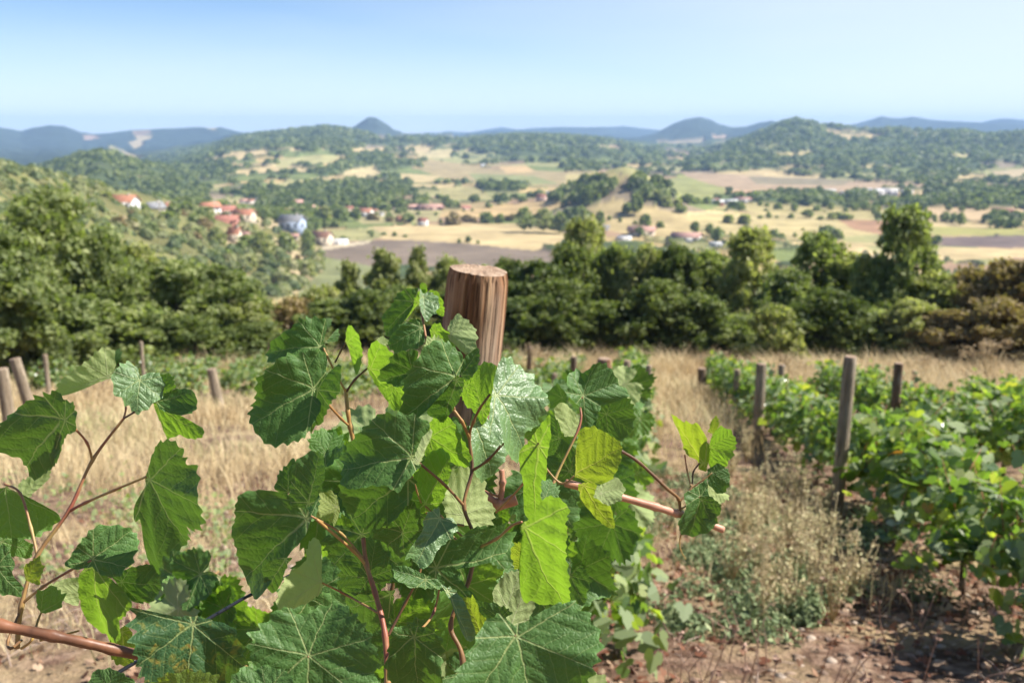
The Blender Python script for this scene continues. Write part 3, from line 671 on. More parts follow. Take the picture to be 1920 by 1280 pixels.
B(905,313,6,5,'white','white',"tiny white house on the pale slope far away",0,detail=False)
B(1028,364,7,7,'white','white',"small white silo like shed left of the white barn",0,flat=True,detail=False)
B(1048,365,14,8,'white','white',"white barn left of the wooded knoll",5,flat=True,cat="barn",name="barn")
B(1015,377,15,12,'pink','red',"red roofed house left of the wooded knoll",-15)
B(945,375,16,7,'pink','pink',"pink roofed house in the tree line left of the knoll",0,detail=False)
B(1203,441,42,15,'cream','pink',"farmhouse with long pink roof below the knoll",-6)
B(1170,450,24,8,'white','white',"low white shed left of the pink roofed farmhouse",-6,flat=True,cat="shed",name="shed")
B(1135,432,13,9,'stone','grey',"small grey hut left of the pink roofed farmhouse",0)
B(1287,452,44,15,'white','pink',"white house with pink roof second right below the knoll",-10)
B(1348,462,30,9,'white','white',"low white shed beside the bright pointed tree",5,flat=True,cat="shed",name="shed")
for i, (x, y, w, h, wl, rf) in enumerate([(1345,386,20,10,'redw','white'),(1370,384,20,9,'white','white'),(1394,380,26,9,'white','pink'),(1340,378,14,5,'white','red')]): B(x,y,w,h,wl,rf,["red and white barn first at the left end of the belt","white barn beside the red and white one","white barn with pink roof nearest the pink field","small barn behind the red and white one"][i],0,.5,cat="barn",name="barn",roofh=.25)
for i, (x, y, w, h) in enumerate([(1552,364,24,8),(1583,366,14,6),(1612,368,26,10),(1640,367,28,11),(1667,366,26,11),(1630,359,36,4),(1700,367,18,9)]): B(x,y,w,h,'white','white' if i != 5 else 'steel',["white factory hall at the left end","small white hall second from the left","white factory hall left of the biggest","biggest white factory hall","white factory hall right of the biggest","low steel roofed hall behind the biggest","grey white hall at the right end"][i],0,.6,flat=True,cat="factory hall",name="factory_hall",roofh=.12,grp="white factory halls on the plain")
B(1765,356,34,5,'pink','pink',"long pink building right of the factory halls",0,.3,detail=False); B(1880,398,28,6,'redw','brown',"low red barn in the field at the right",0,.4,cat="barn",name="barn",detail=False)
B(274,320,6,6,'white','white',"tiny white house beside the small left cone hill",0,detail=False); B(264,338,9,6,'pink','pink',"tiny pinkish house below the small left cone hill",0,detail=False)

for i, (x, y, w, h) in enumerate([(342,401,13,8),(362,405,12,8),(376,396,13,9),(408,394,11,8),(432,393,12,8),(447,401,13,9),(470,405,12,8),(482,397,11,8),(500,401,12,8),(517,405,13,9),(524,417,12,9),(566,404,13,9),(597,398,12,8),(613,405,12,8),(662,404,11,7),(702,400,11,7)]):
    B(x, y, w, h, ['cream','white','pink','stone'][i % 4], ['orange','pink','red'][i % 3], f"{ordn[i]} from the left of the little terracotta roofed houses packed among the village trees", [20,-15,5,-30][i % 4], detail=False, grp="little village houses")

for (px, py, hp, lab, ln) in [(301, 416, 34, "pale utility pole between the grey gabled house and the village trees", 0), (17, 352, 30, "brown utility pole leaning on the hilltop at the far left", .35)]:
    p = hit(px, py); r = math.hypot(p.x, p.y); h = hp * r / F; o = bpy.data.objects.new("utility_pole", None); col.objects.link(o); o.location = p; o.rotation_euler = (0, -ln, 0); tag(o, lab, "pole")
    a = Acc(); a.tube([(0, 0, -1), (0, 0, h * .5), (0, 0, h)], [.35, .3, .22], 8); link("pole", a.mesh("pole"), o, MW['stone'] if not ln else M_BARK)
    link("crossarm", boxes([(-1.3, -.12, h * .9, 1.3, .12, h * .9 + .25)]).mesh("crossarm", False), o, M_BARK)

# ------------------------------------------------------------------ vineyard: posts, rows of vines, grass, weeds, litter
def mat_wood(name, c0, c1, c2, dark=.5, scale=1.0):
    t = NT(name); oc = t.n("TexCoord").outputs["Object"]
    mp = t.n("Mapping", {"Vector": oc, "Scale": (34 * scale, 34 * scale, 1.6 * scale)}).outputs[0]
    mp2 = t.n("Mapping", {"Vector": oc, "Scale": (120 * scale, 120 * scale, 4 * scale)}).outputs[0]
    n = t.noise(1, mp, 6, .62, .6); f = t.noise(1, mp2, 3); b = t.noise(7 * scale, oc, 3)
    c = t.ramp(n, [(.3, c0), (.5, c1), (.68, c2)])
    c = t.mix(t.mapr(b, .42, .62, 0, .55), c, tuple(x * dark for x in c1))
    g = t.noise(3.1 * scale, t.n('Mapping', {'Vector': oc, 'Scale': (2.2, 2.2, .8)}).outputs[0], 5)
    c = t.mix(t.mapr(g, .45, .6, 0, .65), c, t.mix(n, (.2, .16, .12), (.46, .39, .31)))
    kn = t.n('TexVoronoi', {'Scale': 9 * scale, 'Vector': t.n('Mapping', {'Vector': oc, 'Scale': (1, 1, .55)}).outputs[0]}).outputs['Distance']
    c = t.mix(t.mapr(kn, .03, .1, .8, 0), c, (.03, .018, .01))
    c = t.mix(t.mapr(f, .38, .47, .8, 0), c, tuple(x * .3 for x in c0))
    h = t.ma('ADD', t.ma('MULTIPLY', n, 1.0), t.ma('MULTIPLY', f, .5))
    return t.end(t.pr(c, .9, t.bump(h, 1.0, .009), spec=.12))
M_POST = mat_wood("weathered_orange_wood", (.08, .035, .018), (.3, .15, .075), (.56, .37, .22), .38)
M_STAKE = mat_wood("weathered_grey_wood", (.16, .12, .08), (.34, .27, .19), (.52, .44, .33), .75)
M_STAKE2 = mat_wood("dark_weathered_wood", (.08, .055, .035), (.19, .13, .085), (.32, .23, .16), .7)
def mat_cut():
    t = NT("sawn_end_wood"); oc = t.n("TexCoord").outputs["Object"]; sp = t.n("SeparateXYZ", {0: oc}); rr = t.ma('SQRT', t.ma('ADD', t.ma('MULTIPLY', sp.outputs[0], sp.outputs[0]), t.ma('MULTIPLY', sp.outputs[1], sp.outputs[1])))
    n = t.noise(18, oc, 5); w = t.ma('SINE', t.ma('ADD', t.ma('MULTIPLY', rr, 900), t.ma('MULTIPLY', n, 14))); n2 = t.noise(140, oc, 3)
    c = t.mix(t.ma('MULTIPLY', t.ma('ADD', w, 1.0), .2), t.mix(t.mapr(n, .35, .65), (.22, .14, .09), (.42, .3, .21)), (.14, .08, .05))
    return t.end(t.pr(t.mix(t.mapr(n2, .4, .7, 0, .4), c, (.5, .4, .3)), .95, t.bump(n2, .6, .003)))
M_CUT = mat_cut()
def post_mesh(h, r0, r1, seed, seg=48, rings=36, chamf=.006, slant=(.0, .0), deep=.006):
    rg = np.random.default_rng(seed); V = []; ph = rg.uniform(0, 6.28, 6); crack = [(rg.uniform(0, 6.28), rg.uniform(.3, 1.0), rg.uniform(.03, .07)) for _ in range(7)]
    ts = np.concatenate([np.linspace(-.35 / h, .96, rings), [.985, .997]])
    for t in ts:
        for k in range(seg):
            a = 2 * math.pi * k / seg; r = r0 + (r1 - r0) * t
            r *= 1 + .045 * math.sin(2 * a + ph[0]) + .03 * math.sin(3 * a + ph[1] + 2 * t) + .015 * math.sin(7 * a + ph[2])
            for ca, cl, cw in crack:
                d = abs((a - ca - .25 * math.sin(3 * t + ph[3]) + math.pi) % (2 * math.pi) - math.pi)
                if t > 1 - cl: r -= deep * math.exp(-(d / cw) ** 2) * (.4 + .6 * math.sin(9 * t + ca) ** 2)
            if t > .99: r -= chamf
            elif t > .98: r -= chamf * .25
            z = t * h + slant[0] * r * math.cos(a) * max(0, t) ** 6 + slant[1] * r * math.sin(a) * max(0, t) ** 6
            V.append((r * math.cos(a), r * math.sin(a), z))
    n = len(ts); q = [(i * seg + k, i * seg + (k + 1) % seg, (i + 1) * seg + (k + 1) % seg, (i + 1) * seg + k) for i in range(n - 1) for k in range(seg)]
    V = np.array(V); top = (n - 1) * seg
    C = V[top:top + seg]; cz = C.mean(0); V2 = [*C]; q2 = []; t2 = []
    for m in (.7, .4): V2 += [cz + (p - cz) * m + np.array([0, 0, .0015 * rg.normal() + .002]) for p in C]
    V2.append(cz + np.array([0, 0, .002])); 
    for j in range(2): q2 += [(j * seg + k, j * seg + (k + 1) % seg, (j + 1) * seg + (k + 1) % seg, (j + 1) * seg + k) for k in range(seg)]
    t2 = [(2 * seg + k, 2 * seg + (k + 1) % seg, 3 * seg) for k in range(seg)]
    return mesh_np("post_shaft", V, np.array(q), smooth=True), mesh_np("sawn_top", np.array(V2), [np.array(q2), np.array(t2)], smooth=True)
def add_post(px, top, wpx, d, mat, lab, lean=(0, 0), seed=1, name="wooden_stake", cat="stake", grp="vineyard stakes", r=None, taper=.95, cut=None, slant=(0, 0), hero=False):
    P = at(px, top, d); zg = hz(P.x, P.y); h = P.z - zg; r = r or wpx * d / F / 2
    sh, tp = post_mesh(h, r / taper, r, seed, **(dict(deep=.011, seg=96, rings=60) if hero else dict(seg=14, rings=10, deep=.003)), slant=slant)
    o = bpy.data.objects.new(name, None); col.objects.link(o)
    o.location = (P.x - lean[0] * h, P.y - lean[1] * h, zg); o.rotation_euler = (-math.atan(lean[1]), math.atan(lean[0]), random.random() * 6 if not hero else 1.1)
    if lean != (0, 0): o.rotation_euler = (Vector((lean[0], lean[1], 1)).to_track_quat('Z', 'Y') @ Vector((0, 0, 1)).rotation_difference(Vector((0, 0, 1)))).to_euler()
    tag(o, lab, cat, grp); link("shaft", sh, o, mat); link("sawn_top", tp, o, cut or M_CUT); return o
MAINPOST = add_post(900, 493, 121, 1.95, M_POST, "thick round orange brown post with sawn top behind the grapevine", (.10, 0), 3, "wooden_post", "post", None, taper=1.1, slant=(.04, .0), hero=True)
M_DRYW0 = M_STAKE
STK = [(1134,671,28,7.6,M_POST,"pale round topped stake just right of the main grapevine",(0,0)), (1176,675,14,13.3,M_STAKE,"thin pale stake second in the line right of the main grapevine",(0,0)),
 (1217,684,11,18.5,M_STAKE,"small brown stake third in the line right of the main grapevine",(.02,0)), (1203,690,11,22,M_STAKE,"small pale stake leaning left at the line's far end",(-.12,0)),
 (1040,700,9,17,M_STAKE,"very thin stake between the glossy leaf and the pale round stake",(0,0)), (1076,668,12,27,M_STAKE2,"tall dark stake standing before the dark wood, left of the pale round stake",(0,0)),
 (1595,667,25,8.0,M_STAKE,"tall brown stake standing alone at the front of the right vine row",(.02,0)), (1428,681,19,13.0,M_STAKE,"grey stake second in the right row behind the tall brown one",(0,0)),
 (1383,692,12,17.5,M_STAKE,"thin stake third in the right row",(0,0)), (1316,690,15,23,M_STAKE2,"dark leaning stake at the far left end of the right row",(-.04,0)),
 (1466,683,12,19,M_STAKE,"thin brown stake behind the grey one in the right row",(0,0)), (1544,684,9,24,M_STAKE2,"thin dark stake near the yellow bush left of the tall brown stake",(0,0)),
 (1686,680,17,14,M_STAKE2,"dark stake right of the tall brown stake against the wood",(0,0)), (1716,695,10,24,M_STAKE2,"short dark stake right of the dark one",(.03,0)),
 (1412,688,8,26,M_STAKE2,"faint thin stake between the thin one and the grey one",(0,0)), (1341,700,8,28,M_STAKE2,"faint stub stake in the dry grass left of the thin one",(0,0)),
 (396,690,19,19,M_STAKE,"leaning stake in the left vines behind the arched shoot",(-.14,0)), (26,668,20,13,M_STAKE,"grey stake leaning left at the far left edge",(-.2,0)),
 (3,690,22,12,M_STAKE,"thick stake cut by the left edge of the photo",(-.03,0)), (84,664,9,22,M_STAKE,"thin upright stake right of the two leaning left ones",(0,0)),
 (264,640,7,18,M_DRYW0,"tall thin pale stake above the glossy arched leaf",(0,0)), (372,705,8,22,M_STAKE,"thin stake left of the leaning one in the left vines",(0,0)),
 (490,706,9,20,M_STAKE,"small stake at the left of the tall dark grape leaf",(0,0)), (994,650,9,30,M_STAKE2,"pale thin stump between the big post and the dark wood",(.05,0))]
for i, (px, top, w, d, m, lab, ln) in enumerate(STK): add_post(px, top, w, d, m, lab, ln, 20 + i)
# --- vine leaves of the rows
def mat_vleaf(name, stops, trans=.42):
    t = NT(name); a = t.n("Attribute", attribute_name="tone").outputs["Fac"]; c = t.ramp(a, stops)
    bf = t.n("NewGeometry").outputs["Backfacing"]; c2 = t.mix(.5, c, (.36, .42, .24))
    cc = t.mix(bf, c, c2); rgh = t.ma('ADD', .3, t.ma('MULTIPLY', bf, .4))
    p = t.pr(cc, rgh, spec=.65); tr = t.n("BsdfTranslucent", {"Color": t.mix(1.0, c, (2.4, 2.6, .8), 'MULTIPLY')}).outputs[0]
    return t.end(t.n("MixShader", {0: trans, 1: p, 2: tr}).outputs[0])
M_ROWLEAF = mat_vleaf("row_vine_leaf", [(0, (.045, .085, .025)), (.4, (.11, .175, .045)), (.75, (.26, .31, .07)), (.96, (.4, .38, .1)), (1, (.3, .13, .05))])
HALF = np.array([(0, 0), (.18, -.38), (.5, -.3), (.62, .05), (.56, .32), (.36, .38), (.34, .66), (0, 1.0)])
def simple_leaves(P, N, S, tone, rg, A=None):
    n = len(P); N = N / np.linalg.norm(N, axis=1)[:, None]
    A = rg.normal(size=(n, 3)) + np.array([0, 0, -.8]) if A is None else A
    M = A - (A * N).sum(1)[:, None] * N; M /= np.linalg.norm(M, axis=1)[:, None] + 1e-9; U = np.cross(M, N)
    out = []
    fold = rg.uniform(.05, .5, n); dr = rg.uniform(-.1, .45, n)
    for sg in (1, -1):
        for (a, b) in HALF:
            out.append(P + S[:, None] * (U * (a * sg) + M * b - N * ((fold * a) + dr * (b - .2) ** 2)[:, None]))
    V = np.stack(out, 1).reshape(-1, 3); base = np.arange(n)[:, None] * 16
    F1 = base + np.arange(8)[::-1]; F2 = base + np.array([8, 9, 10, 11, 12, 13, 14, 15])
    return V, np.concatenate([F1, F2]), np.repeat(tone, 16)
M_VTRUNK = mat_wood("vine_bark", (.05, .03, .02), (.16, .1, .065), (.28, .2, .14), .7, 1.6)
M_CANE = plain("reddish_cane", (.34, .13, .06), .55, .35)
def vine_variant(seed, n=480, hgt=1.12, wid=.62):
    rg = np.random.default_rng(seed); shoots = []; can = Acc()
    for i in range(11):
        x0 = rg.uniform(-.48, .48); y0 = rg.uniform(-.05, .05); top = np.array([x0 + rg.normal() * .18, y0 + rg.normal() * .2, hgt * rg.uniform(.8, 1.12)])
        s = np.array([x0, y0, .55]); m = (s + top) / 2 + rg.normal(size=3) * .06; shoots.append((s, m, top)); can.tube([s, m, top], [.006, .0045, .002], 5)
    for i in range(6):      # drooping shoots
        x0 = rg.uniform(-.5, .5); s = np.array([x0, 0, .6]); sd = rg.choice([-1, 1]); m = s + np.array([rg.normal() * .1, sd * .22, .12]); e = m + np.array([rg.normal() * .15, sd * .15, -rg.uniform(.15, .5)])
        shoots.append((s, m, e)); can.tube([s, m, e], [.005, .004, .002], 5)
    k = rg.integers(0, len(shoots), n); t = rg.random(n); P = []
    for kk, tt in zip(k, t):
        s, m, e = shoots[kk]; P.append((1 - tt) ** 2 * s + 2 * tt * (1 - tt) * m + tt * tt * e)
    off = rg.normal(size=(n, 3)) * np.array([.1, .1, .06]); P = np.array(P) + off; N = off * 5 + rg.normal(size=(n, 3)) * .95 + np.array([.1, 0, .3])
    tone = np.clip(rg.beta(2, 3, n) + (rg.random(n) < .012) * .4, 0, 1)
    V, Fq, to = simple_leaves(P, N, rg.uniform(.055, .108, n), tone, rg)
    fol = mesh_np("foliage", V, Fq, attr={"tone": to})
    tr = Acc(); tr.tube([(0, 0, -.15), (.02, .01, .1), (-.02, .015, .3), (.01, -.01, .55), (.0, 0, .62)], [.03, .024, .02, .022, .018], 9)
    tr.tube([(0, 0, .58), (.2, .01, .62), (.5, 0, .6)], [.012, .01, .007], 6); tr.tube([(0, 0, .58), (-.2, -.01, .63), (-.5, 0, .6)], [.012, .01, .007], 6)
    return fol, tr.mesh("trunk"), can.mesh("canes")
VV = [vine_variant(40 + i) for i in range(5)]
vi = 0
ON = ordn + ["seventeenth", "eighteenth", "nineteenth", "twentieth", "twenty first", "twenty second", "twenty third", "twenty fourth", "twenty fifth", "twenty sixth", "twenty seventh", "twenty eighth", "twenty ninth", "thirtieth"]
def add_vine(x, y, lab, grp, s=1.0, yaw=0.0):
    global vi; vi += 1
    f, t, c = VV[vi % 5]; o = bpy.data.objects.new("grapevine", None); col.objects.link(o); o.location = (x, y, hz(x, y) - .03)
    o.rotation_euler = (0, 0, R(90) - math.atan(.138) + yaw + (math.pi if vi % 2 else 0)); o.scale = (1, random.uniform(.7, 1.05), s * random.uniform(.9, 1.08)); tag(o, lab, "grapevine", grp)
    link("foliage", f, o, M_ROWLEAF if not f.materials else None); link("trunk", t, o, M_VTRUNK if not t.materials else None); link("cane", c, o, M_CANE if not c.materials else None)
def rowx(k, y): return .78 + 1.95 * k + .138 * (y - 8) + (.22 if k > 0 else 0)
for i, y in enumerate(np.arange(3.9, 31, 1.02)): add_vine(rowx(0, y) + random.uniform(-.04, .04), y, f"leafy grapevine, {ON[i]} behind the big post in its row", "row of vines running away from the big post", .8)
for i, y in enumerate(np.arange(4.5, 27, .98)): add_vine(rowx(1, y) + random.uniform(-.05, .05) + (.3 if 5.8 < y < 8.6 else .1), y, f"grapevine in the tall brown stake's row, {ON[i]} from the camera", "row of vines with the tall brown stake", .77)
for i, y in enumerate(np.arange(6.0, 21, 1.0)): add_vine(rowx(2, y), y, f"grapevine in the second row right of the path, {ON[i]} from the camera", "second row right of the path", .76)
for i, y in enumerate(np.arange(10.0, 17, 1.05)): add_vine(rowx(3, y), y, f"grapevine in the third row right of the path, {ON[i]} from the camera", "third row right of the path", .72)
for k in range(1, 8):
    for i, y in enumerate(np.arange(19.5 + (k % 3) * .8, 32, 1.15)):
        if random.random() < .38: continue
        add_vine(rowx(-k, y), y, f"distant vine {ON[i]} from the front in the {ordn[k-1]} row left of the big post", "short far rows left of the big post", .7)
# --- ribbons: dry grass, stalks
M_DRY = NT("dry_grass"); _a = M_DRY.n("Attribute", attribute_name="tone").outputs["Fac"]
_c = M_DRY.ramp(_a, [(0, (.36, .24, .12)), (.4, (.62, .48, .27)), (.78, (.8, .67, .41)), (.9, (.5, .48, .24)), (1, (.3, .36, .13))])
M_DRY = M_DRY.end(M_DRY.n("MixShader", {0: .3, 1: M_DRY.pr(_c, .7), 2: M_DRY.n("BsdfTranslucent", {"Color": _c}).outputs[0]}).outputs[0])
def ribbons(x, y, z, h, w, rg, tone, lean=.35):
    n = len(x); a = rg.uniform(0, 6.28, n); d = np.stack([np.cos(a), np.sin(a), np.zeros(n)], 1); b = rg.uniform(0, 6.28, n); L = np.stack([np.cos(b), np.sin(b), np.zeros(n)], 1) * (rg.random(n) * lean * h)[:, None]
    B = np.stack([x, y, z], 1); up = np.zeros((n, 3)); up[:, 2] = h; W = d * (w / 2)[:, None]
    V = np.stack([B - W, B + W, B + L * .3 + up * .55 + W * .8, B + L * .3 + up * .55 - W * .8, B + L + up * (1 - .25 * rg.random(n))[:, None]], 1).reshape(-1, 3)
    q = (np.arange(n) * 5)[:, None]; return V, q + np.array([0, 1, 2, 3]), q + np.array([3, 2, 4]), np.repeat(tone, 5)
def stuff_obj(name, lab, parts, mat):
    a = Acc()
    for V, q, t, to in parts: a.add(V, q=q, t=t, tone=to)
    o = link(name, a.mesh(name, False), mat=mat); tag(o, lab, None, None, 'stuff'); return o
rg = np.random.default_rng(12)
def grass_patch(n, x0, x1, y0, y1, h0, h1, cond, wk=1.0, clump=.5):
    x = rg.uniform(x0, x1, n); y = y0 + (y1 - y0) * rg.random(n) ** .75
    k = cond(x, y) & (fbm(x / 1.3, y / 1.3, 8, 3) + rg.random(n) * .35 > clump); x, y = x[k], y[k]; m = len(x)
    z, _ = H0(x, y); h = rg.uniform(h0, h1, m) * (.6 + .8 * vnoise(x / .8, y / .8, 9)); w = (.0022 + .0006 * y) * wk * rg.uniform(.7, 1.4, m)
    return ribbons(x, y, z - .02, h, w, rg, np.clip(vnoise(x / 1.7, y / 1.7, 15) * .6 + rg.random(m) * .45, 0, 1), 1.15)
left = lambda x, y: (x < rowx(0, y) - .55) & (x > -.8 * y - 1)
path = lambda x, y: (x > rowx(0, y) + .25) & (x < rowx(1, y) - .3)
stuff_obj("dry_grass", "dry straw coloured grass left of the main grapevine and at the vineyard's end", [
 grass_patch(75000, -14, 1, 4.2, 20, .08, .5, left, clump=.66), grass_patch(9000, -5, 0, 2.2, 5, .05, .25, left, clump=.78),
 grass_patch(26000, -18, 6, 19, 35, .15, .45, left, clump=.6),
 grass_patch(26000, 0, 8, 11, 35, .2, .55, path, clump=.45), grass_patch(7000, 0, 3, 5, 11, .08, .3, path, clump=.75),
 grass_patch(60000, 2, 24, 15, 36, .35, .85, lambda x, y: (x > rowx(1, y) + .4) & ((y > 20) | (x > rowx(3, y))), clump=.35),
 grass_patch(50000, -22, 24, 30, 37, .4, 1.0, lambda x, y: x > -99, clump=.4)], M_DRY)
# feathery grey green weeds between the rows
def mat_simple_tone(name, stops, rough=.8, trans=0):
    t = NT(name); c = t.ramp(t.n("Attribute", attribute_name="tone").outputs["Fac"], stops); s = t.pr(c, rough)
    if trans: s = t.n("MixShader", {0: trans, 1: s, 2: t.n("BsdfTranslucent", {"Color": c}).outputs[0]}).outputs[0]
    return t.end(s)
M_WEED = mat_simple_tone("grey_green_weed", [(0, (.1, .14, .06)), (.6, (.23, .3, .14)), (1, (.43, .48, .25))], .7, .25)
def mounds(C, per, rad, hh, size, tones=(0, 1)):
    P = []; N = []; T = []
    for (x, y, s) in C:
        d = rg.normal(size=(per, 3)); d /= np.linalg.norm(d, axis=1)[:, None]; d[:, 2] = np.abs(d[:, 2]); r = rg.random((per, 1)) ** .4
        p = d * r * np.array([rad, rad, hh]) * s + np.array([x, y, hz(x, y)]); P.append(p); N.append(d + rg.normal(size=(per, 3)) * .6); T.append(rg.uniform(*tones, per))
    P = np.concatenate(P); N = np.concatenate(N); N /= np.linalg.norm(N, axis=1)[:, None]; T = np.concatenate(T)
    V, Fq = quads(P, N, rg.uniform(.5, 1.5, len(P)) * size, rg, 2.4); return V, Fq, np.repeat(T, 5)
WC = []
for (px, py, n, sp) in [(1330,1075,16,60),(1400,1010,12,60),(1450,1110,12,70),(1250,985,10,50),(1290,900,8,40),(1560,1080,6,60),(1650,1010,8,70),(1340,940,9,50),(1500,1160,8,60),(1180,1000,6,30),(1260,1170,4,40),(1740,980,6,60),(1400,1180,6,60)]:
    for _ in range(n):
        q = hit(px + rg.normal() * sp, py + rg.normal() * sp * .4); WC.append((q.x, q.y, rg.uniform(.5, 1.2)))
V_, F_, T_ = mounds(WC, 260, .16, .13, .016)
tag(link("green_weeds", mesh_np("green_weeds", V_, F_, attr={"tone": T_}), mat=M_WEED), "grey green feathery weeds on the soil between the vine rows", None, None, 'stuff')
WC = []
for (px, py, n, sp) in [(150,900,10,110),(230,960,14,60),(330,700,10,80),(100,800,6,90),(380,1090,10,30),(430,1000,6,30),(560,720,6,60),(180,1100,4,40),(300,1010,6,50)]:
    for _ in range(n): q = hit(px + rg.normal() * sp, py + rg.normal() * sp * .3); WC.append((q.x, q.y, rg.uniform(.5, 1.3)))
P = []; 
for (x, y, s) in WC: P.append(np.stack([x + rg.normal(size=16) * .14 * s, y + rg.normal(size=16) * .14 * s, hz(x, y) + .03 + rg.random(16) * .25 * s], 1))
P = np.concatenate(P); V_, F_, T_ = simple_leaves(P, rg.normal(size=P.shape) * .5 + np.array([.2, -.5, .8]), rg.uniform(.015, .04, len(P)), rg.uniform(.3, .8, len(P)), rg)
tag(link("leafy_weeds", mesh_np("leafy_weeds", V_, F_, attr={"tone": T_}), mat=M_ROWLEAF), "small green leafy weeds in the dry grass at the left", None, None, 'stuff')
# dry branching weeds with seed heads beside the tall brown stake
def dry_plant(x, y, h, n=9):
    a = Acc(); z = hz(x, y); s = np.array([x, y, z]); sp = []
    for i in range(n):
        e = s + np.array([rg.normal() * .18 * h, rg.normal() * .18 * h, h * rg.uniform(.6, 1)]); m = (s + e) / 2 + rg.normal(size=3) * .03 * h; a.tube([s, m, e], [.0035, .0025, .0012], 4)
        for j in range(9):
            t = rg.uniform(.3, 1); p = s * (1 - t) ** 2 + 2 * t * (1 - t) * m + e * t * t; f = p + rg.normal(size=3) * np.array([.07, .07, .05]) * h + np.array([0, 0, .05 * h]); a.tube([p, f], [.0016, .001], 3); sp.append(f)
            sp += [p + (f - p) * rg.random() + rg.normal(size=3) * .012 for _ in range(3)]
    return a, np.array(sp)
M_DRYW = mat_simple_tone("dry_weed", [(0, (.4, .3, .18)), (.5, (.6, .5, .3)), (1, (.62, .6, .32))], .8, .3)
acc = Acc(); SPP = []
DP = [(1385,1000),(1420,1060),(1460,1090),(1500,1060),(1530,1100),(1400,960),(1440,980),(1480,1000),(1520,1010),(1545,1040),(1410,910),(1450,930),(1500,940),(1540,960),(1370,1080),(1480,1140),(1370,880),(1400,850),(1590,1110),(1330,990),(1560,1150),(1430,1150)]
for (px, py) in DP:
    q = hit(px, py + 20); a, sp = dry_plant(q.x, q.y, rg.uniform(.28, .6)); acc.add(np.concatenate(a.V), q=np.concatenate(a.q), t=np.concatenate(a.t)); SPP.append(sp)
SPP = np.concatenate(SPP); NN = rg.normal(size=SPP.shape); NN /= np.linalg.norm(NN, axis=1)[:, None]
V_, F_ = quads(SPP, NN, rg.uniform(.008, .02, len(SPP)), rg, 1.6); acc.add(V_, p=F_, tone=np.repeat(rg.random(len(SPP)), 5))
tag(link("dry_weeds", acc.mesh("dry_weeds", False), mat=M_DRYW), "pale dry branching weeds with seed heads in front of the tall brown stake", None, None, 'stuff')
# thin bent stems and seed heads close to the camera at the bottom
acc = Acc()
for i in range(60):
    q = hit(rg.uniform(1180, 1860), rg.uniform(1180, 1420)); s = np.array(q); h = rg.uniform(.12, .34); e = s + np.array([rg.normal() * .07, rg.normal() * .07, h]); m = (s + e) / 2 + np.array([rg.normal() * .03, 0, .03])
    acc.tube([s, m, e, e + np.array([rg.normal() * .03, 0, -.01])], [.0028, .0024, .002, .002], 5)
    if i % 2 == 0:
        p = e + rg.normal(size=(14, 3)) * .009; N_ = rg.normal(size=(14, 3)); N_ /= np.linalg.norm(N_, axis=1)[:, None]; V_, F_ = quads(p, N_, np.full(14, .014), rg); acc.add(V_, p=F_, tone=np.full(len(V_), .2))
tag(link("dry_stems", acc.mesh("dry_stems", False), mat=plain("dry_stem", (.42, .27, .2), .7)), "thin bent pinkish dry stems with seed heads at the bottom right", None, None, 'stuff')
# leaf litter, stones, prunings on the soil
M_LIT = mat_simple_tone("dead_leaf", [(0, (.07, .03, .02)), (.3, (.19, .07, .035)), (.55, (.27, .15, .09)), (1, (.5, .38, .26))], .8, .15)
n = 22000; x = rg.uniform(-3.5, 4.6, n); y = rg.uniform(2.2, 10, n); k = (fbm(x / .7, y / .7, 33) + rg.random(n) * .3 > .62) & ((x > -.6) | (rg.random(n) < .25)); x, y = x[k], y[k]; z, _ = H0(x, y); n = len(x)
V_, F_, T_ = simple_leaves(np.stack([x, y, z + .02 + rg.random(n) * .02], 1), rg.normal(size=(n, 3)) * .5 + np.array([0, 0, 1]), rg.uniform(.015, .045, n), np.clip(rg.random(n) * .7 + vnoise(x, y, 3) * .3, 0, 1), rg)
tag(link("leaf_litter", mesh_np("leaf_litter", V_, F_, attr={"tone": T_}), mat=M_LIT), "rust red and brown dead leaves littering the soil between the vines", None, None, 'stuff')
ico = []; bm_ = __import__("bmesh").new(); __import__("bmesh").ops.create_icosphere(bm_, subdivisions=1, radius=1)
IV = np.array([v.co[:] for v in bm_.verts]); IF = np.array([[v.index for v in f.verts] for f in bm_.faces]); bm_.free()
n = 4600; x = np.where(rg.random(n) < .75, rg.uniform(.2, 4.6, n), rg.uniform(-3.5, .2, n)); y = 2.2 + 7.5 * rg.random(n) ** 1.2; z, _ = H0(x, y); s = np.minimum(rg.gamma(2.0, .0055, n) + .004, .028)
Vs = (IV[None] * (1 + rg.normal(size=(n, 12, 1)) * .18)) * (s[:, None] * rg.uniform(.6, 1.3, (n, 3)) * np.array([1, 1, .6]))[:, None] + np.stack([x, y, z + s * .2], 1)[:, None]
tag(link("stones", mesh_np("stones", Vs.reshape(-1, 3), (IF[None] + (np.arange(n) * 12)[:, None, None]).reshape(-1, 3), attr={"tone": np.repeat(rg.random(n), 12)}), mat=mat_simple_tone("stone", [(0, (.14, .09, .065)), (.6, (.28, .2, .14)), (1, (.42, .34, .27))], .9)), "small stones and clods scattered over the brown soil", None, None, 'stuff')
acc = Acc()
for i in range(520):
    x, y = rg.uniform(-3, 3.5), rg.uniform(2.4, 8); a = rg.uniform(0, 3.14); L = rg.uniform(.05, .3); p0 = np.array([x, y, hz(x, y) + .02]); p1 = p0 + np.array([math.cos(a) * L, math.sin(a) * L, 0]); p1[2] = hz(p1[0], p1[1]) + .03 + rg.random() * .04
    acc.tube([p0, (p0 + p1) / 2 + np.array([0, 0, .015]), p1], [.003, .003, .002], 4)
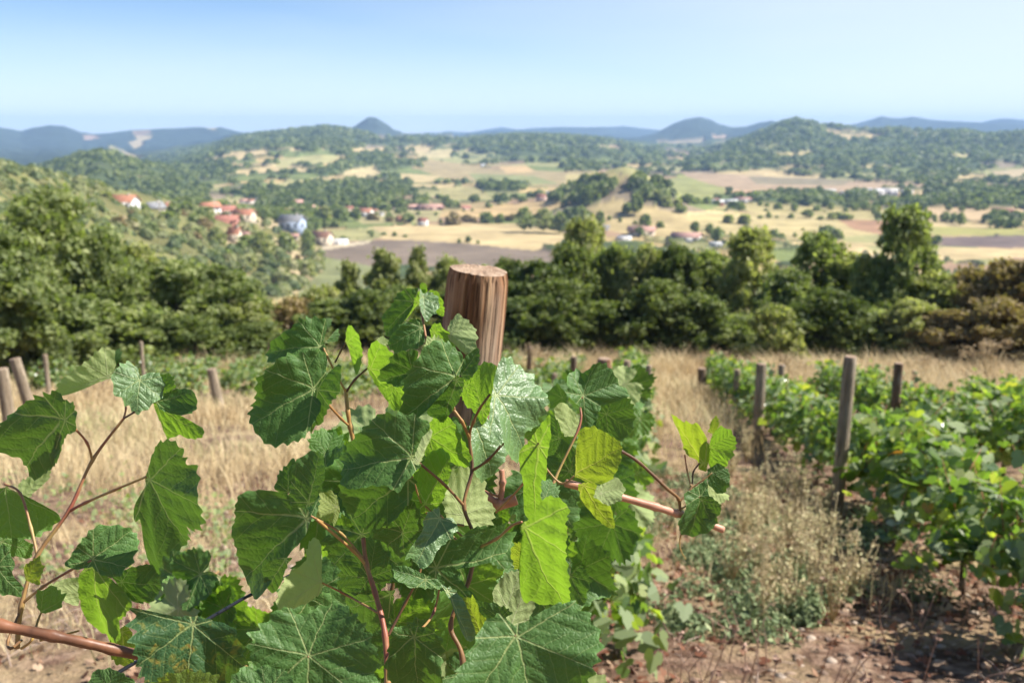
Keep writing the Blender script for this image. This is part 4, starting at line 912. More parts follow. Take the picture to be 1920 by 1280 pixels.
tag(link("twigs", acc.mesh("twigs", False), mat=plain("twig", (.4, .3, .24), .8)), "pale prunings and twigs lying on the soil", None, None, 'stuff')
# branching dry thistle at the vineyard's end, and the yellow bush
def dry_herb(px, top, base_d, spread, lab):
    T = at(px, top, base_d); z = hz(T.x, T.y); h = T.z - z; o = Acc(); sp = []
    for i in range(13):
        e = np.array([rg.normal() * spread, rg.normal() * spread, h * rg.uniform(.72, 1)]); m = np.array([e[0] * .35, e[1] * .35, h * .45]); o.tube([(0, 0, 0), m, e], [.018, .013, .008], 5); sp.append((e + rg.normal(size=(24, 3)) * .06))
    sp = np.concatenate(sp); N_ = rg.normal(size=sp.shape); N_ /= np.linalg.norm(N_, axis=1)[:, None]; V_, F_ = quads(sp, N_, np.full(len(sp), .05), rg)
    e_ = bpy.data.objects.new("dry_thistle", None); col.objects.link(e_); e_.location = (T.x, T.y, z); tag(e_, lab, "dried plant", "dried thistles at the vineyard's end")
    link("stem", o.mesh("stem", False), e_, M_DRYW)
    for i in range(13): link("seed_head", mesh_np("seed_head", V_[i * 120:i * 120 + 120], F_[:24], attr={"tone": np.full(120, .1)}), e_, M_DRYW)
dry_herb(1857, 642, 25, .32, "tall branching dry thistle near the right edge before the brown bushes")
dry_herb(1735, 672, 27, .3, "shorter dry thistle left of the tall branching one")
dry_herb(1490, 672, 28, .3, "dry thistle between the stakes of the right row")
dry_herb(1345, 665, 30, .28, "dry thistle above the dry grass path")
dry_herb(1010, 650, 30, .2, "thin dry thistle just right of the big post")
place_tree(1562, 675, 29, 1.3, 'bush', M_TREE_Y, "small yellow green bush just left of the tall brown stake", name="bush", cat="bush")

# ------------------------------------------------------------------ foreground grapevines
def mat_grape_leaf(name, up, under, trans_c, tr=.34, rough=.34, blotch=0.0, spec=.5, bumpd=.0009):
    t = NT(name); uv = t.n("UVMap").outputs[0]; sp = t.n("SeparateXYZ", {0: uv}); U, V = sp.outputs[0], sp.outputs[1]
    wob = t.ma('MULTIPLY', t.ma('SUBTRACT', t.noise(3.0, uv, 2), .5), .10)
    V = t.ma('ADD', V, wob); U = t.ma('ADD', U, t.ma('MULTIPLY', wob, .7))
    ang = t.ma('ARCTAN2', t.ma('ABSOLUTE', V), U); st = R(52)
    k = t.ma('MINIMUM', t.ma('ROUND', t.ma('DIVIDE', ang, st)), 3.0); dl = t.ma('SUBTRACT', ang, t.ma('MULTIPLY', k, st))
    r = t.ma('SQRT', t.ma('ADD', t.ma('MULTIPLY', U, U), t.ma('MULTIPLY', V, V)))
    s = t.ma('MULTIPLY', r, t.ma('COSINE', dl)); w = t.ma('ABSOLUTE', t.ma('MULTIPLY', r, t.ma('SINE', dl)))
    sgn = t.ma('SIGN', dl)
    wid = t.ma('ADD', t.ma('MULTIPLY', t.ma('SUBTRACT', 1.15, s), .008), .0022)
    main = t.ma('SUBTRACT', 1.0, t.mapr(t.ma('DIVIDE', w, wid), .5, 1.5), 0, clamp=True)
    q = t.ma('ADD', t.ma('DIVIDE', t.ma('SUBTRACT', s, t.ma('MULTIPLY', w, .85)), .19), t.ma('MULTIPLY', sgn, .23))
    fr = t.ma('ABSOLUTE', t.ma('SUBTRACT', t.ma('FRACT', q), .5)); d2 = t.ma('MULTIPLY', t.ma('SUBTRACT', .5, fr), .145)
    sec = t.ma('SUBTRACT', 1.0, t.mapr(d2, .001, .006), 0, clamp=True)
    vo = t.n("TexVoronoi", {"Scale": 17.0, "Vector": uv}, feature='DISTANCE_TO_EDGE').outputs["Distance"]
    ter = t.ma('SUBTRACT', 1.0, t.mapr(vo, .0, .07), 0, clamp=True)
    vf = t.ma('MINIMUM', t.ma('ADD', t.ma('MULTIPLY', main, .95), t.ma('ADD', t.ma('MULTIPLY', sec, .42), t.ma('MULTIPLY', ter, .07))), 1.0)
    back = t.n("NewGeometry").outputs["Backfacing"]
    n = t.noise(3.5, uv, 4); n2 = t.noise(26, uv, 3)
    cu = t.mix(t.mapr(n, .3, .7), tuple(c * .8 for c in up), tuple(c * 1.2 for c in up)); cu = t.mix(t.mapr(n2, .4, .7, 0, .22), cu, tuple(c * 1.9 for c in up))
    at_ = t.n("Attribute", attribute_name="margin").outputs["Fac"]
    cu = t.mix(t.ma('MULTIPLY', at_, .5), cu, tuple(min(1, c * 2.2) for c in up))
    if blotch: 
        bn = t.noise(5, uv, 3, .6, .8); cu = t.mix(t.mapr(bn, .55, .68, 0, blotch), cu, (.3, .26, .05)); cu = t.mix(t.mapr(bn, .66, .74, 0, blotch), cu, (.26, .09, .025))
    sm = t.noise(2.1, t.n("NewGeometry").outputs["Position"], 2); 
    cu = t.mix(vf, cu, (.3, .36, .13)); cb = t.mix(vf, t.mix(n, tuple(c * .85 for c in under), under), (.42, .45, .24))
    c = t.mix(back, cu, cb)
    # quilted relief: cells stand up between the veins (and reverse on the underside)
    cell = t.ma('ADD', t.ma('MULTIPLY', t.mapr(vo, 0, .3, 0, 1, True), .5), t.ma('MULTIPLY', t.mapr(d2, 0, .05, 0, 1, True), .9)); cell = t.ma('SUBTRACT', cell, t.ma('MULTIPLY', main, .9))
    fine = t.ma('MULTIPLY', n2, .15)
    h = t.ma('ADD', cell, fine)
    nr = t.bump(t.ma('MULTIPLY', h, t.ma('SUBTRACT', 1.0, t.ma('MULTIPLY', back, .6))), .55, bumpd)
    rg_ = t.ma('ADD', rough, t.ma('ADD', t.ma('MULTIPLY', back, .35), t.ma('MULTIPLY', n2, .16)))
    p = t.pr(c, rg_, nr, spec=spec)
    ct = t.mix(t.ma('MULTIPLY', vf, .6), trans_c, (min(1, trans_c[0] * 1.6), min(1, trans_c[1] * 1.15), .12)); ct = t.mix(t.mapr(n, .3, .7, 0, .3), ct, tuple(x * .6 for x in trans_c))
    tl = t.n("BsdfTranslucent", {"Color": ct, "Normal": nr}).outputs[0]
    return t.end(t.n("MixShader", {0: tr, 1: p, 2: tl}).outputs[0])
ML = {'m': mat_grape_leaf("mature_grape_leaf", (.062, .135, .03), (.34, .42, .17), (.2, .42, .03), .21, .46, spec=.4),
      'y': mat_grape_leaf("young_sunlit_grape_leaf", (.085, .185, .035), (.52, .6, .26), (.34, .6, .03), .42, .42),  # for young, backlit and sun-struck leaves: their glow is mixed into brighter colours
      's': mat_grape_leaf('shiny_grape_leaf', (.1, .18, .06), (.27, .35, .15), (.2, .42, .03), .18, .38, 0, .65, .0009),
      'g': mat_grape_leaf("yellowing_grape_leaf", (.12, .19, .03), (.3, .36, .12), (.46, .62, .03), .42, .45, .25),
      'b': mat_grape_leaf("blotched_grape_leaf", (.035, .09, .032), (.16, .22, .11), (.2, .38, .03), .24, .45, .9, .35)}
GEN = [(0,1),(14,.93),(27,.8),(40,.86),(54,.93),(68,.82),(80,.72),(95,.74),(108,.76),(122,.66),(138,.6),(152,.58),(165,.4),(174,.16),(180,.06)]
LN = 0
def leaf_mesh(hub, tip3, nrm, outline, mp, seed, K=288, M=11, gen_side=1.0):
    """hub, tip: points in the scene; outline: list of points in the leaf plane (or None); mp: fold, cup, droop, wave"""
    rg = np.random.default_rng(seed); hub = np.array(hub); m = np.array(tip3) - hub; L = np.linalg.norm(m); m /= L; n = np.array(nrm); n = n - (n @ m) * m; n /= np.linalg.norm(n); s = np.cross(n, m)
    th = np.linspace(-math.pi, math.pi, K, endpoint=False)
    if outline is None:
        ga = np.radians([g[0] for g in GEN]); gr = np.array([g[1] for g in GEN]) * (1 + rg.normal(size=len(GEN)) * .035)
        rr = np.interp(np.abs(th), ga, gr) * L; rr *= 1 + .05 * np.sin(th * 2 + rg.random() * 6)
        rr = np.where(th > 0, rr * gen_side, rr)
    else:
        Q = np.array([((np.array(p) - hub) @ m, (np.array(p) - hub) @ s) for p in outline]); rr = np.zeros(K); Q2 = np.roll(Q, -1, 0)
        for i, a in enumerate(th):
            d = np.array([math.cos(a), math.sin(a)]); e = Q2 - Q; den = d[0] * e[:, 1] - d[1] * e[:, 0]; den = np.where(abs(den) < 1e-12, 1e-12, den)
            t = (Q[:, 0] * e[:, 1] - Q[:, 1] * e[:, 0]) / den; u = (Q[:, 0] * d[1] - Q[:, 1] * d[0]) / den; ok = (t > 0) & (u >= 0) & (u <= 1)
            rr[i] = t[ok].max() if ok.any() else .0015
        kr = np.array([1, 3, 5, 6, 5, 3, 1]) / 24; r2 = np.convolve(np.concatenate([rr[-6:], rr, rr[:6]]), kr, 'same')[6:-6]; rr = np.where(rr < .35 * np.median(rr), rr, r2)
    # serrated margin
    px_, py_ = np.cos(th) * rr, np.sin(th) * rr; ds = np.hypot(np.diff(px_, append=px_[0]), np.diff(py_, append=py_[0])); arc = np.cumsum(ds); T = arc[-1]
    sz = float(np.median(rr)) ; nt = max(12, int(T / (.0095 + .055 * min(sz, .1)))); ph = arc / T * nt + .35 * np.sin(arc / T * 6.28 * 3 + rg.random() * 6)
    f = ph % 1; tri = np.where(f < .62, f / .62, (1 - f) / .38); big = .75 + .5 * np.sin(ph * 1.3 + rg.random() * 6) * np.sin(ph * .31)
    am = np.clip(.085 * sz, .0015, .008) * (.6 + .5 * rg.random()); rr = rr + (tri ** 1.3 - .45) * am * 1.25 * big * np.clip(rr / (sz + 1e-9), 0, 1.2) * 1.6
    fold, cup, droop, wave = mp; wave *= 1.7; droop *= 1.5; fold *= 1.35; V = [hub]; UV = [(0, 0)]; MG = [0.]
    fr = (np.arange(1, M + 1) / M) ** .85; wp = rg.uniform(0, 6.28, 4)
    for q in fr:
        x = np.cos(th) * rr * q / L; y = np.sin(th) * rr * q / L; r_ = np.hypot(x, y)
        z = fold * (np.sqrt(y * y + .004) - .063) + cup * r_ ** 2 - droop * np.clip(x, 0, 2) ** 2 + wave * (.5 * np.sin(3 * th + wp[0]) + .35 * np.sin(5 * th + wp[1]) + .25 * np.sin(9 * th + wp[2])) * r_ ** 1.8 * .35
        z = z + .018 * (np.abs(np.sin(th * 180 / 52 / 2 * math.pi / 180 * 2 * 1.0 * 1.0)) - .5) * r_
        z = z + .012 * np.sin(x * 23 + y * 9 + wp[3]) * np.sin(y * 21 - x * 7) * np.minimum(r_ * 3, 1)
        V.append(hub + (x * L)[:, None] * m + (y * L)[:, None] * s + (z * L)[:, None] * n); UV.append(np.stack([x, y], 1)); MG.append(np.full(K, max(0, (q - .93) / .07)))
    V = np.concatenate([np.array([V[0]])] + V[1:]); UV = np.concatenate([np.array([UV[0]])] + UV[1:]); MG = np.concatenate([[0.]] + MG[1:])
    k = np.arange(K); k2 = (k + 1) % K; tr = np.stack([np.zeros(K, int), 1 + k, 1 + k2], 1)
    Fq = np.concatenate([np.stack([1 + i * K + k, 1 + (i + 1) * K + k, 1 + (i + 1) * K + k2, 1 + i * K + k2], 1) for i in range(M - 1)])
    return mesh_np("leaf", V, [Fq, tr], smooth=True, attr={"margin": MG}, uv=UV)
def plane_pt(px, py, P0, n):
    d = ray(px, py); o = Vector((0, 0, EYE)); den = d.dot(n)
    t = (P0 - o).dot(n) / den if abs(den) > .08 else P0.y
    return o + d * t
def leaf(par, hx, hy, tx, ty, d, nx, nz, kind='m', o=None, flip=False, mp=(.0, 0, .1, .15), label=None):
    """a leaf seen from its upper side (flip: from below) with the surface facing (nx, -1, nz)"""
    global LN; LN += 1
    n = Vector((nx, -1, nz)).normalized(); P0 = at(hx, hy, d); T = plane_pt(tx, ty, P0, n); O = [plane_pt(a, b, P0, n) for a, b in o] if o else None
    H = P0
    if O:
        c = sum(O, Vector()) / len(O); Tm = Vector(T); H = P0.lerp(c, .10)
    nn = -n if flip else n
    me = leaf_mesh(H, T, nn, O, mp, 1000 + LN)
    ob = link("leaf", me, par, ML[kind])
    if label: ob['label'] = label
    return ob
def stem(par, pts, r0, r1, mat, name="shoot", node=None, label=None):
    """pts: (px, py, depth)"""
    P = [np.array(at(*p)) for p in pts]; P = np.array(P)
    # smooth with catmull-rom
    out = []; n = len(P)
    for i in range(n - 1):
        p0, p1, p2, p3 = P[max(i - 1, 0)], P[i], P[i + 1], P[min(i + 2, n - 1)]
        for t in np.linspace(0, 1, 9, endpoint=False): out.append(.5 * ((2 * p1) + (-p0 + p2) * t + (2 * p0 - 5 * p1 + 4 * p2 - p3) * t * t + (-p0 + 3 * p1 - 3 * p2 + p3) * t ** 3))
    out.append(P[-1]); out = np.array(out); rad = np.linspace(r0, r1, len(out)) * (.62 if name != 'cane' else .85) * (1 + .06 * np.sin(np.arange(len(out)) * .9)); 
    for i in range(len(P)):
        j = i * 9; 
        if node is None or i in node:
            for q in (-1, 0, 1):
                if 0 <= j + q < len(rad) and 0 < i < len(P) - 1: rad[j + q] *= 1.28 if q == 0 else 1.1
    a = Acc(); a.tube(out, rad, 12); ob = link(name, a.mesh(name), par, mat)
    if label: ob['label'] = label
    return ob
def mat_stem(name, c0, c1):
    t = NT(name); oc = t.n("TexCoord").outputs["Object"]; n = t.noise(22, oc, 3); n2 = t.noise(160, oc, 2)
    return t.end(t.pr(t.mix(t.mapr(n, .38, .62), c0, c1), t.ma('ADD', .35, t.ma('MULTIPLY', n2, .2)), t.bump(n2, .3, .001), spec=.4))
S_GR = mat_stem("green_shoot", (.2, .26, .05), (.36, .33, .1)); S_RD = mat_stem("reddish_petiole", (.3, .1, .06), (.36, .26, .09)); S_BR = mat_stem("brown_shoot", (.1, .05, .03), (.24, .13, .05))
S_YE = mat_stem("yellow_shoot", (.45, .3, .09), (.3, .15, .05)); S_CANE = mat_stem("woody_cane", (.3, .12, .07), (.5, .25, .16)); S_CANE_SHADE = mat_stem("shaded_woody_cane", (.1, .045, .025), (.26, .11, .055))  # second cane material is a darker copy with shadow put into its colour
def vine_root(x, y, lab, name="grapevine"):
    o = bpy.data.objects.new(name, None); col.objects.link(o); tag(o, lab, "grapevine", "vines closest to the camera")
    z = hz(x, y); a = Acc(); a.tube([(x, y, z - .2), (x + .03, y, z + .15), (x - .03, y + .02, z + .4), (x + .01, y, z + .62), (x, y, z + .7)], [.035, .027, .024, .026, .02], 12)
    a.tube([(x, y, z + .66), (x - .2, y - .03, z + .72), (x - .5, y - .07, z + .7)], [.014, .012, .009], 8); a.tube([(x, y, z + .66), (x + .2, y + .05, z + .72), (x + .4, y + .2, z + .75)], [.014, .012, .009], 8)
    link("trunk", a.mesh("trunk"), o, M_VTRUNK); return o
VC = vine_root(-.22, 1.32, "lush grapevine in the middle with upright shoots before the round wooden post")
VL = vine_root(-.75, 1.15, "grapevine at the left edge whose shoot arches over with pale leaves")
N0 = (.1, 0, .15, .2)
C = lambda *a, **k: leaf(VC, *a, **k)
# --- upper left shoot
C(592,727,478,790,1.12,.22,.3,'m',[(600,655),(560,662),(530,668),(505,690),(480,712),(478,745),(462,780),(478,812),(505,838),(540,832),(570,822),(590,790),(600,770),(608,740),(612,700),(612,665)],mp=(.22,0,.15,.3))
C(594,727,577,828,1.115,-.42,.05,'m',[(641,677),(643,700),(640,735),(622,755),(608,780),(598,800),(585,795),(580,822),(574,820),(585,770),(590,735),(600,712),(620,695)],mp=(.1,0,.1,.2))
C(603,650,508,652,1.17,.4,.4,'m',[(608,600),(588,596),(560,600),(545,615),(525,625),(510,640),(506,665),(512,678),(535,668),(560,672),(580,690),(596,700),(612,680),(610,650),(606,640),(612,615)],mp=(.2,0,.3,.25))
C(610,641,634,613,1.16,.3,.3,'m',[(634,612),(636,625),(633,640),(615,642),(608,645)]); C(606,612,620,598,1.19,.0,.3,'m',[(603,597),(620,596),(621,610),(613,618),(606,612)])
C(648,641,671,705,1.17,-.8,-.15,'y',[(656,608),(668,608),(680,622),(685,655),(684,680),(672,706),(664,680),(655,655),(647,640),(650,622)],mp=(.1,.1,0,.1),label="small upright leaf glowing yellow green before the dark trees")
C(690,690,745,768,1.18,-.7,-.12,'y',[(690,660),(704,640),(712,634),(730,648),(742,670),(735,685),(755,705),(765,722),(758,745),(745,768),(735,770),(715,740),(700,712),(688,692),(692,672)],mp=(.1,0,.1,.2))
C(700,650,724,638,1.2,.5,.5,'y',[(697,655),(706,636),(716,630),(728,640),(722,652),(708,655)],flip=True)
# --- top cluster before the post
C(778,565,722,620,1.27,-.2,.0,'m',[(784,540),(765,540),(745,550),(735,572),(718,590),(720,612),(722,630),(735,632),(745,618),(760,600),(772,580),(782,560)],mp=(.1,0,0,.25))
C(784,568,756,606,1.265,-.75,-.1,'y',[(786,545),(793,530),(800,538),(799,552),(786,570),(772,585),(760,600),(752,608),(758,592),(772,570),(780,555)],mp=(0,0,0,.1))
C(793,555,800,600,1.24,.65,.9,'s',[(787,540),(793,550),(805,549),(818,560),(822,575),(815,590),(808,592),(803,602),(798,598),(792,588),(786,572),(786,555)],mp=(.3,0,.1,.15),label="pale shiny young leaf at the top of the shoot beside the post")
C(808,552,828,595,1.26,-.6,-.1,'y',[(806,543),(820,546),(830,562),(831,580),(826,597),(815,588),(818,575),(814,560),(803,552)]); C(792,535,796,552,1.25,-.5,0,'y',[(786,534),(793,529),(800,534),(801,545),(797,553),(790,548)])
C(792,612,730,648,1.23,.2,.35,'m',[(775,598),(790,607),(798,640),(785,652),(765,657),(745,662),(730,650),(728,635),(740,622),(755,605)],mp=(.2,0,.2,.3))
C(785,630,800,598,1.24,.3,.3,'m',[(768,610),(775,597),(788,598),(795,615),(798,640),(780,640)])
C(812,622,850,658,1.22,-.65,-.1,'y',[(806,618),(812,606),(825,606),(838,622),(850,645),(846,664),(825,650),(808,636)]); C(842,625,884,655,1.21,-.12,.15,'m',[(855,590),(866,592),(878,603),(892,620),(896,650),(888,664),(872,664),(855,650),(840,634),(838,618),(845,600)],flip=True,mp=(.15,.1,.1,.2))
C(858,706,768,778,1.04,.42,.42,'m',[(792,652),(812,640),(838,642),(855,655),(868,668),(872,685),(866,700),(857,708),(835,722),(820,740),(808,768),(790,790),(768,790),(764,770),(762,740),(762,705),(775,680)],mp=(.18,0,.3,.2),label="large lit leaf in front of the post's foot with a folded shaded lobe")
C(858,708,828,797,1.035,-.4,-.1,'m',[(858,704),(830,720),(812,745),(797,775),(810,782),(822,788),(828,797),(836,785),(850,768),(862,748),(870,725),(870,708)],mp=(.1,0,0,.2))
C(864,705,897,656,1.04,-.15,.1,'m',[(862,703),(866,688),(872,668),(885,658),(897,650),(900,668),(896,690),(888,705),(875,714)],mp=(.3,0,0,.3)); C(818,664,810,632,1.06,.5,.3,'y',[(790,655),(800,632),(820,630),(834,642),(848,652),(835,664),(808,668)],flip=True)
C(775,698,703,716,1.08,-.12,.15,'m',[(740,664),(762,655),(785,655),(790,662),(775,690),(772,722),(740,724),(718,716),(703,717),(712,700),(722,690),(732,678)],mp=(.5,0,0,.5)); C(735,720,765,762,1.1,-.6,-.1,'y',[(712,718),(745,720),(768,722),(766,745),(758,765),(742,770),(728,752)],mp=(0,0,0,.2))
# --- right centre: the pale glossy leaf and those round it
C(926,738,1003,832,.99,.7,.95,'s',[(935,675),(955,672),(980,690),(1000,705),(1008,718),(1020,738),(1021,770),(1012,800),(1000,795),(995,815),(998,840),(985,850),(962,845),(945,828),(918,820),(916,790),(918,760),(924,730),(928,700)],mp=(.1,-.05,.15,.35),label="large silvery leaf shining in the sun right of the post")
C(905,772,880,700,1.12,-.55,0,'y',[(885,690),(905,680),(925,690),(925,730),(920,770),(905,800),(880,760),(878,720)]); C(872,722,884,765,1.09,-.6,-.1,'y',[(868,700),(885,705),(890,730),(888,765),(872,768),(862,740)])
C(886,790,938,886,1.12,.68,.9,'s',[(880,800),(886,775),(905,770),(925,800),(948,822),(957,845),(945,870),(925,890),(905,882),(890,870),(880,840)],mp=(.1,0,.2,.3))
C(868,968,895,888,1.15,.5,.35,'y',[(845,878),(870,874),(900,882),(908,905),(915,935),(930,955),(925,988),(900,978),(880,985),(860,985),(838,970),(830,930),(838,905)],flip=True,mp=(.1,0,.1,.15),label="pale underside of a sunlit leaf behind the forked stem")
C(1010,830,994,980,1.02,-.7,-.1,'y',[(1010,800),(1030,775),(1036,810),(1028,850),(1025,885),(1018,930),(1010,975),(985,982),(975,960),(982,925),(973,870),(970,845),(990,830)],mp=(.12,0,.1,.15)); C(1050,822,1012,836,1.06,-.35,.05,'m',[(1012,822),(1030,800),(1028,772),(1040,778),(1052,800),(1053,826),(1040,850),(1025,858),(1010,842)],mp=(.1,0,.1,.3))
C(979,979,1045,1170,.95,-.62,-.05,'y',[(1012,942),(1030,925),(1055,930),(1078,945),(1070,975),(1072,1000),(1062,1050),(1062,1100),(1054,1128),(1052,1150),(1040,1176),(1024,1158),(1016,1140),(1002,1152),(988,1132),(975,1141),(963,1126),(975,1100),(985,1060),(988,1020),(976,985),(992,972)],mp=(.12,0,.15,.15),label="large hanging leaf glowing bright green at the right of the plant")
C(1022,935,1035,900,1.0,.5,.5,'m',[(1015,900),(1035,898),(1050,912),(1048,935),(1015,940)]); C(955,1178,985,1095,1.05,.45,.35,'m',[(985,1090),(1000,1110),(1000,1140),(985,1175),(960,1180),(945,1150),(960,1110)],flip=True)
# --- left centre mass
C(777,858,640,878,1.0,.12,.42,'m',[(722,775),(740,780),(765,775),(800,790),(808,800),(792,830),(780,857),(790,872),(760,905),(745,928),(730,912),(700,910),(690,912),(655,918),(634,905),(640,880),(635,850),(660,820),(690,795),(705,780)],mp=(.18,0,.2,.3),label="broad dark leaf in the plant's centre crossed by a shadow edge")
C(772,890,650,985,1.03,-.15,.05,'m',[(634,900),(660,912),(690,902),(720,900),(770,885),(782,905),(770,940),(740,975),(715,990),(690,1003),(665,988),(640,972),(632,940)],mp=(.15,0,.1,.3))
C(802,818,878,866,1.08,-.68,-.05,'y',[(800,800),(815,782),(835,775),(850,785),(862,810),(872,840),(881,866),(864,882),(840,868),(810,858),(790,842)],mp=(.1,0,.1,.2)); C(783,866,811,806,.985,.55,.35,'y',[(812,803),(810,815),(799,840),(792,862),(783,874),(775,864),(784,840),(798,812)],flip=True,mp=(.4,0,0,.1))
C(797,948,836,862,1.07,-.4,.0,'y',[(820,845),(838,862),(846,885),(841,905),(835,930),(820,955),(790,962),(765,962),(763,930),(775,895),(790,870),(802,850)],mp=(.15,0,.1,.2)); C(755,1000,706,1040,1.06,-.5,-.1,'m',[(720,960),(770,930),(790,955),(805,985),(780,1020),(750,1048),(720,1040),(698,1012),(700,980)],mp=(.1,0,.1,.2))
C(826,968,785,1055,1.01,.66,.85,'s',[(795,965),(822,950),(830,975),(845,970),(857,985),(845,1010),(820,1030),(812,1057),(795,1062),(780,1040),(760,1047),(775,1020),(790,1000)],mp=(.2,0,.1,.4)); C(812,1066,960,1040,1.03,-.1,.15,'m',[(808,1015),(835,1000),(862,1012),(880,990),(905,985),(935,1000),(966,1008),(955,1035),(935,1055),(890,1060),(858,1066),(870,1095),(900,1118),(892,1138),(860,1125),(820,1100),(805,1080),(795,1050)],mp=(.12,0,.1,.3))
C(800,1086,742,1068,.97,.45,.5,'m',[(738,1058),(765,1062),(800,1078),(832,1090),(830,1103),(800,1103),(765,1100),(740,1085)],mp=(.2,0,0,.4)); C(836,1104,886,1196,.95,.65,.8,'s',[(826,1096),(850,1103),(870,1128),(884,1160),(899,1185),(892,1200),(874,1197),(862,1160),(846,1126)],mp=(.2,0,.1,.3),label="narrow twisted pale leaf hanging in the plant's centre")
C(583,967,447,1092,.99,-.05,.2,'m',[(448,950),(462,917),(500,913),(540,920),(575,950),(585,970),(575,1000),(560,1020),(535,1045),(508,1068),(503,1100),(490,1130),(465,1122),(442,1102),(432,1070),(440,1030),(435,990),(448,968)],mp=(.25,0,.1,.3),label="large dark leaf with jagged edge at the plant's left side")
C(579,948,595,852,.98,-.3,.0,'m',[(558,862),(575,848),(598,850),(608,862),(613,885),(602,920),(587,947),(565,952),(545,947),(546,910),(550,880)],mp=(.1,0,0,.2)); C(541,925,538,862,1.08,-.1,0,'m',[(515,918),(520,888),(540,868),(550,858),(558,880),(552,915),(535,930)]); C(537,1044,492,1115,.975,-.35,.05,'m',[(525,1045),(546,1045),(532,1075),(522,1100),(500,1122),(488,1097),(487,1070),(503,1050)])
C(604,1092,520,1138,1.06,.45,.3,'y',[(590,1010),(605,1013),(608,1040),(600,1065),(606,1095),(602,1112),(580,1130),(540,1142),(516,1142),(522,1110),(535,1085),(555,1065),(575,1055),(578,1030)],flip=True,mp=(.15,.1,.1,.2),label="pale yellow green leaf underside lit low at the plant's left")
C(632,950,598,965,1.08,.4,.2,'g',[(600,925),(618,917),(632,930),(638,960),(628,985),(610,975),(590,968),(598,945)],flip=True); C(612,850,590,815,1.42,.4,.4,'y',[(588,808),(605,802),(628,806),(645,820),(642,852),(622,885),(612,905),(598,880),(584,850),(578,825)])
C(694,1085,650,1030,1.09,-.35,.0,'m',[(650,1022),(690,1008),(730,1038),(737,1080),(710,1112),(660,1115),(628,1102),(636,1060)]); C(738,1110,640,1150,1.08,-.35,-.1,'m',[(615,1105),(660,1108),(740,1106),(735,1150),(712,1182),(690,1190),(660,1160),(622,1135)])
C(776,1190,782,1300,.93,-.1,.15,'m',[(730,1205),(755,1180),(785,1172),(812,1178),(832,1200),(828,1250),(835,1310),(740,1320),(722,1255)],mp=(.1,0,.1,.3)); C(985,1042,958,1040,1.15,-.5,0,'g',[(958,1018),(985,1016),(990,1060),(965,1068),(953,1045)]); C(950,1140,975,1070,1.12,.3,.35,'m',[(945,1072),(985,1066),(984,1100),(968,1138),(930,1145),(922,1110)],flip=True)
C(905,1190,870,1130,1.0,-.4,0,'g',[(860,1130),(885,1120),(900,1140),(915,1165),(905,1195),(880,1180),(865,1155)]); C(940,1160,900,1135,.99,-.15,.1,'m',[(890,1128),(920,1130),(950,1138),(962,1150),(940,1160),(905,1158)])
# --- the big leaves along the bottom edge
C(966,1190,1010,1345,.84,.12,.62,'m',[(935,1150),(965,1172),(985,1165),(1025,1140),(1060,1125),(1095,1145),(1105,1160),(1120,1180),(1126,1210),(1115,1240),(1105,1275),(1095,1320),(1000,1360),(900,1340),(830,1320),(848,1270),(870,1240),(890,1200),(902,1175),(915,1160)],mp=(.1,0,.12,.22),label="largest leaf, at the bottom right of the plant, seen flat with its veins")
C(577,1230,575,1375,.86,.05,.5,'m',[(500,1165),(520,1140),(545,1140),(570,1155),(590,1140),(625,1130),(650,1135),(670,1155),(695,1185),(708,1215),(712,1245),(700,1290),(690,1340),(560,1380),(490,1330),(478,1260),(470,1215),(475,1185)],mp=(.12,0,.1,.25),label="large half shaded leaf at the bottom centre left")
C(362,1165,350,1310,.92,.2,.55,'b',[(245,1135),(290,1150),(330,1155),(370,1155),(410,1165),(440,1175),(452,1200),(462,1230),(455,1265),(440,1310),(380,1330),(290,1320),(262,1265),(250,1200)],mp=(.15,0,.2,.4),label="dark bluish leaf with brown and yellow blotches at the bottom left")
C(500,1300,436,1268,.82,.2,.65,'m',[(430,1272),(460,1245),(475,1256),(500,1246),(520,1250),(545,1262),(565,1310),(500,1350),(430,1310)],mp=(.1,0,.1,.3)); C(345,1310,405,1268,.84,-.35,.4,'g',[(280,1285),(310,1263),(350,1256),(390,1262),(412,1270),(392,1278),(405,1320),(285,1330)]); C(205,1290,180,1262,.93,0,.3,'m',[(165,1272),(180,1255),(205,1253),(235,1262),(260,1290),(200,1320),(160,1305)])
# --- right side cluster
C(1092,742,1103,806,1.27,.38,.4,'m',[(1060,705),(1085,690),(1095,700),(1107,683),(1127,683),(1140,698),(1160,725),(1172,742),(1150,755),(1125,760),(1118,790),(1105,808),(1095,790),(1092,765),(1070,752),(1057,735)],mp=(.25,0,.2,.4)); C(1135,775,1178,805,1.32,-.3,0,'m',[(1118,765),(1150,752),(1175,738),(1188,760),(1189,790),(1180,818),(1160,832),(1135,818),(1118,797)])
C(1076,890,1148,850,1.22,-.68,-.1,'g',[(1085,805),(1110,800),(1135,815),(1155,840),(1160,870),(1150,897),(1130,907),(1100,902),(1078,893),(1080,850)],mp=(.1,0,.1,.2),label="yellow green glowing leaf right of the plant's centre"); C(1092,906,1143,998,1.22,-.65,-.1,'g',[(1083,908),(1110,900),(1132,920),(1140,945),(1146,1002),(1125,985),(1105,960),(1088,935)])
C(1125,925,1165,915,1.2,.4,.4,'m',[(1118,912),(1155,893),(1170,915),(1162,938),(1140,948),(1113,932)],flip=True); C(1072,812,1045,762,1.32,.4,.3,'y',[(1035,762),(1055,753),(1077,773),(1090,800),(1078,818),(1060,818),(1043,798)],flip=True)
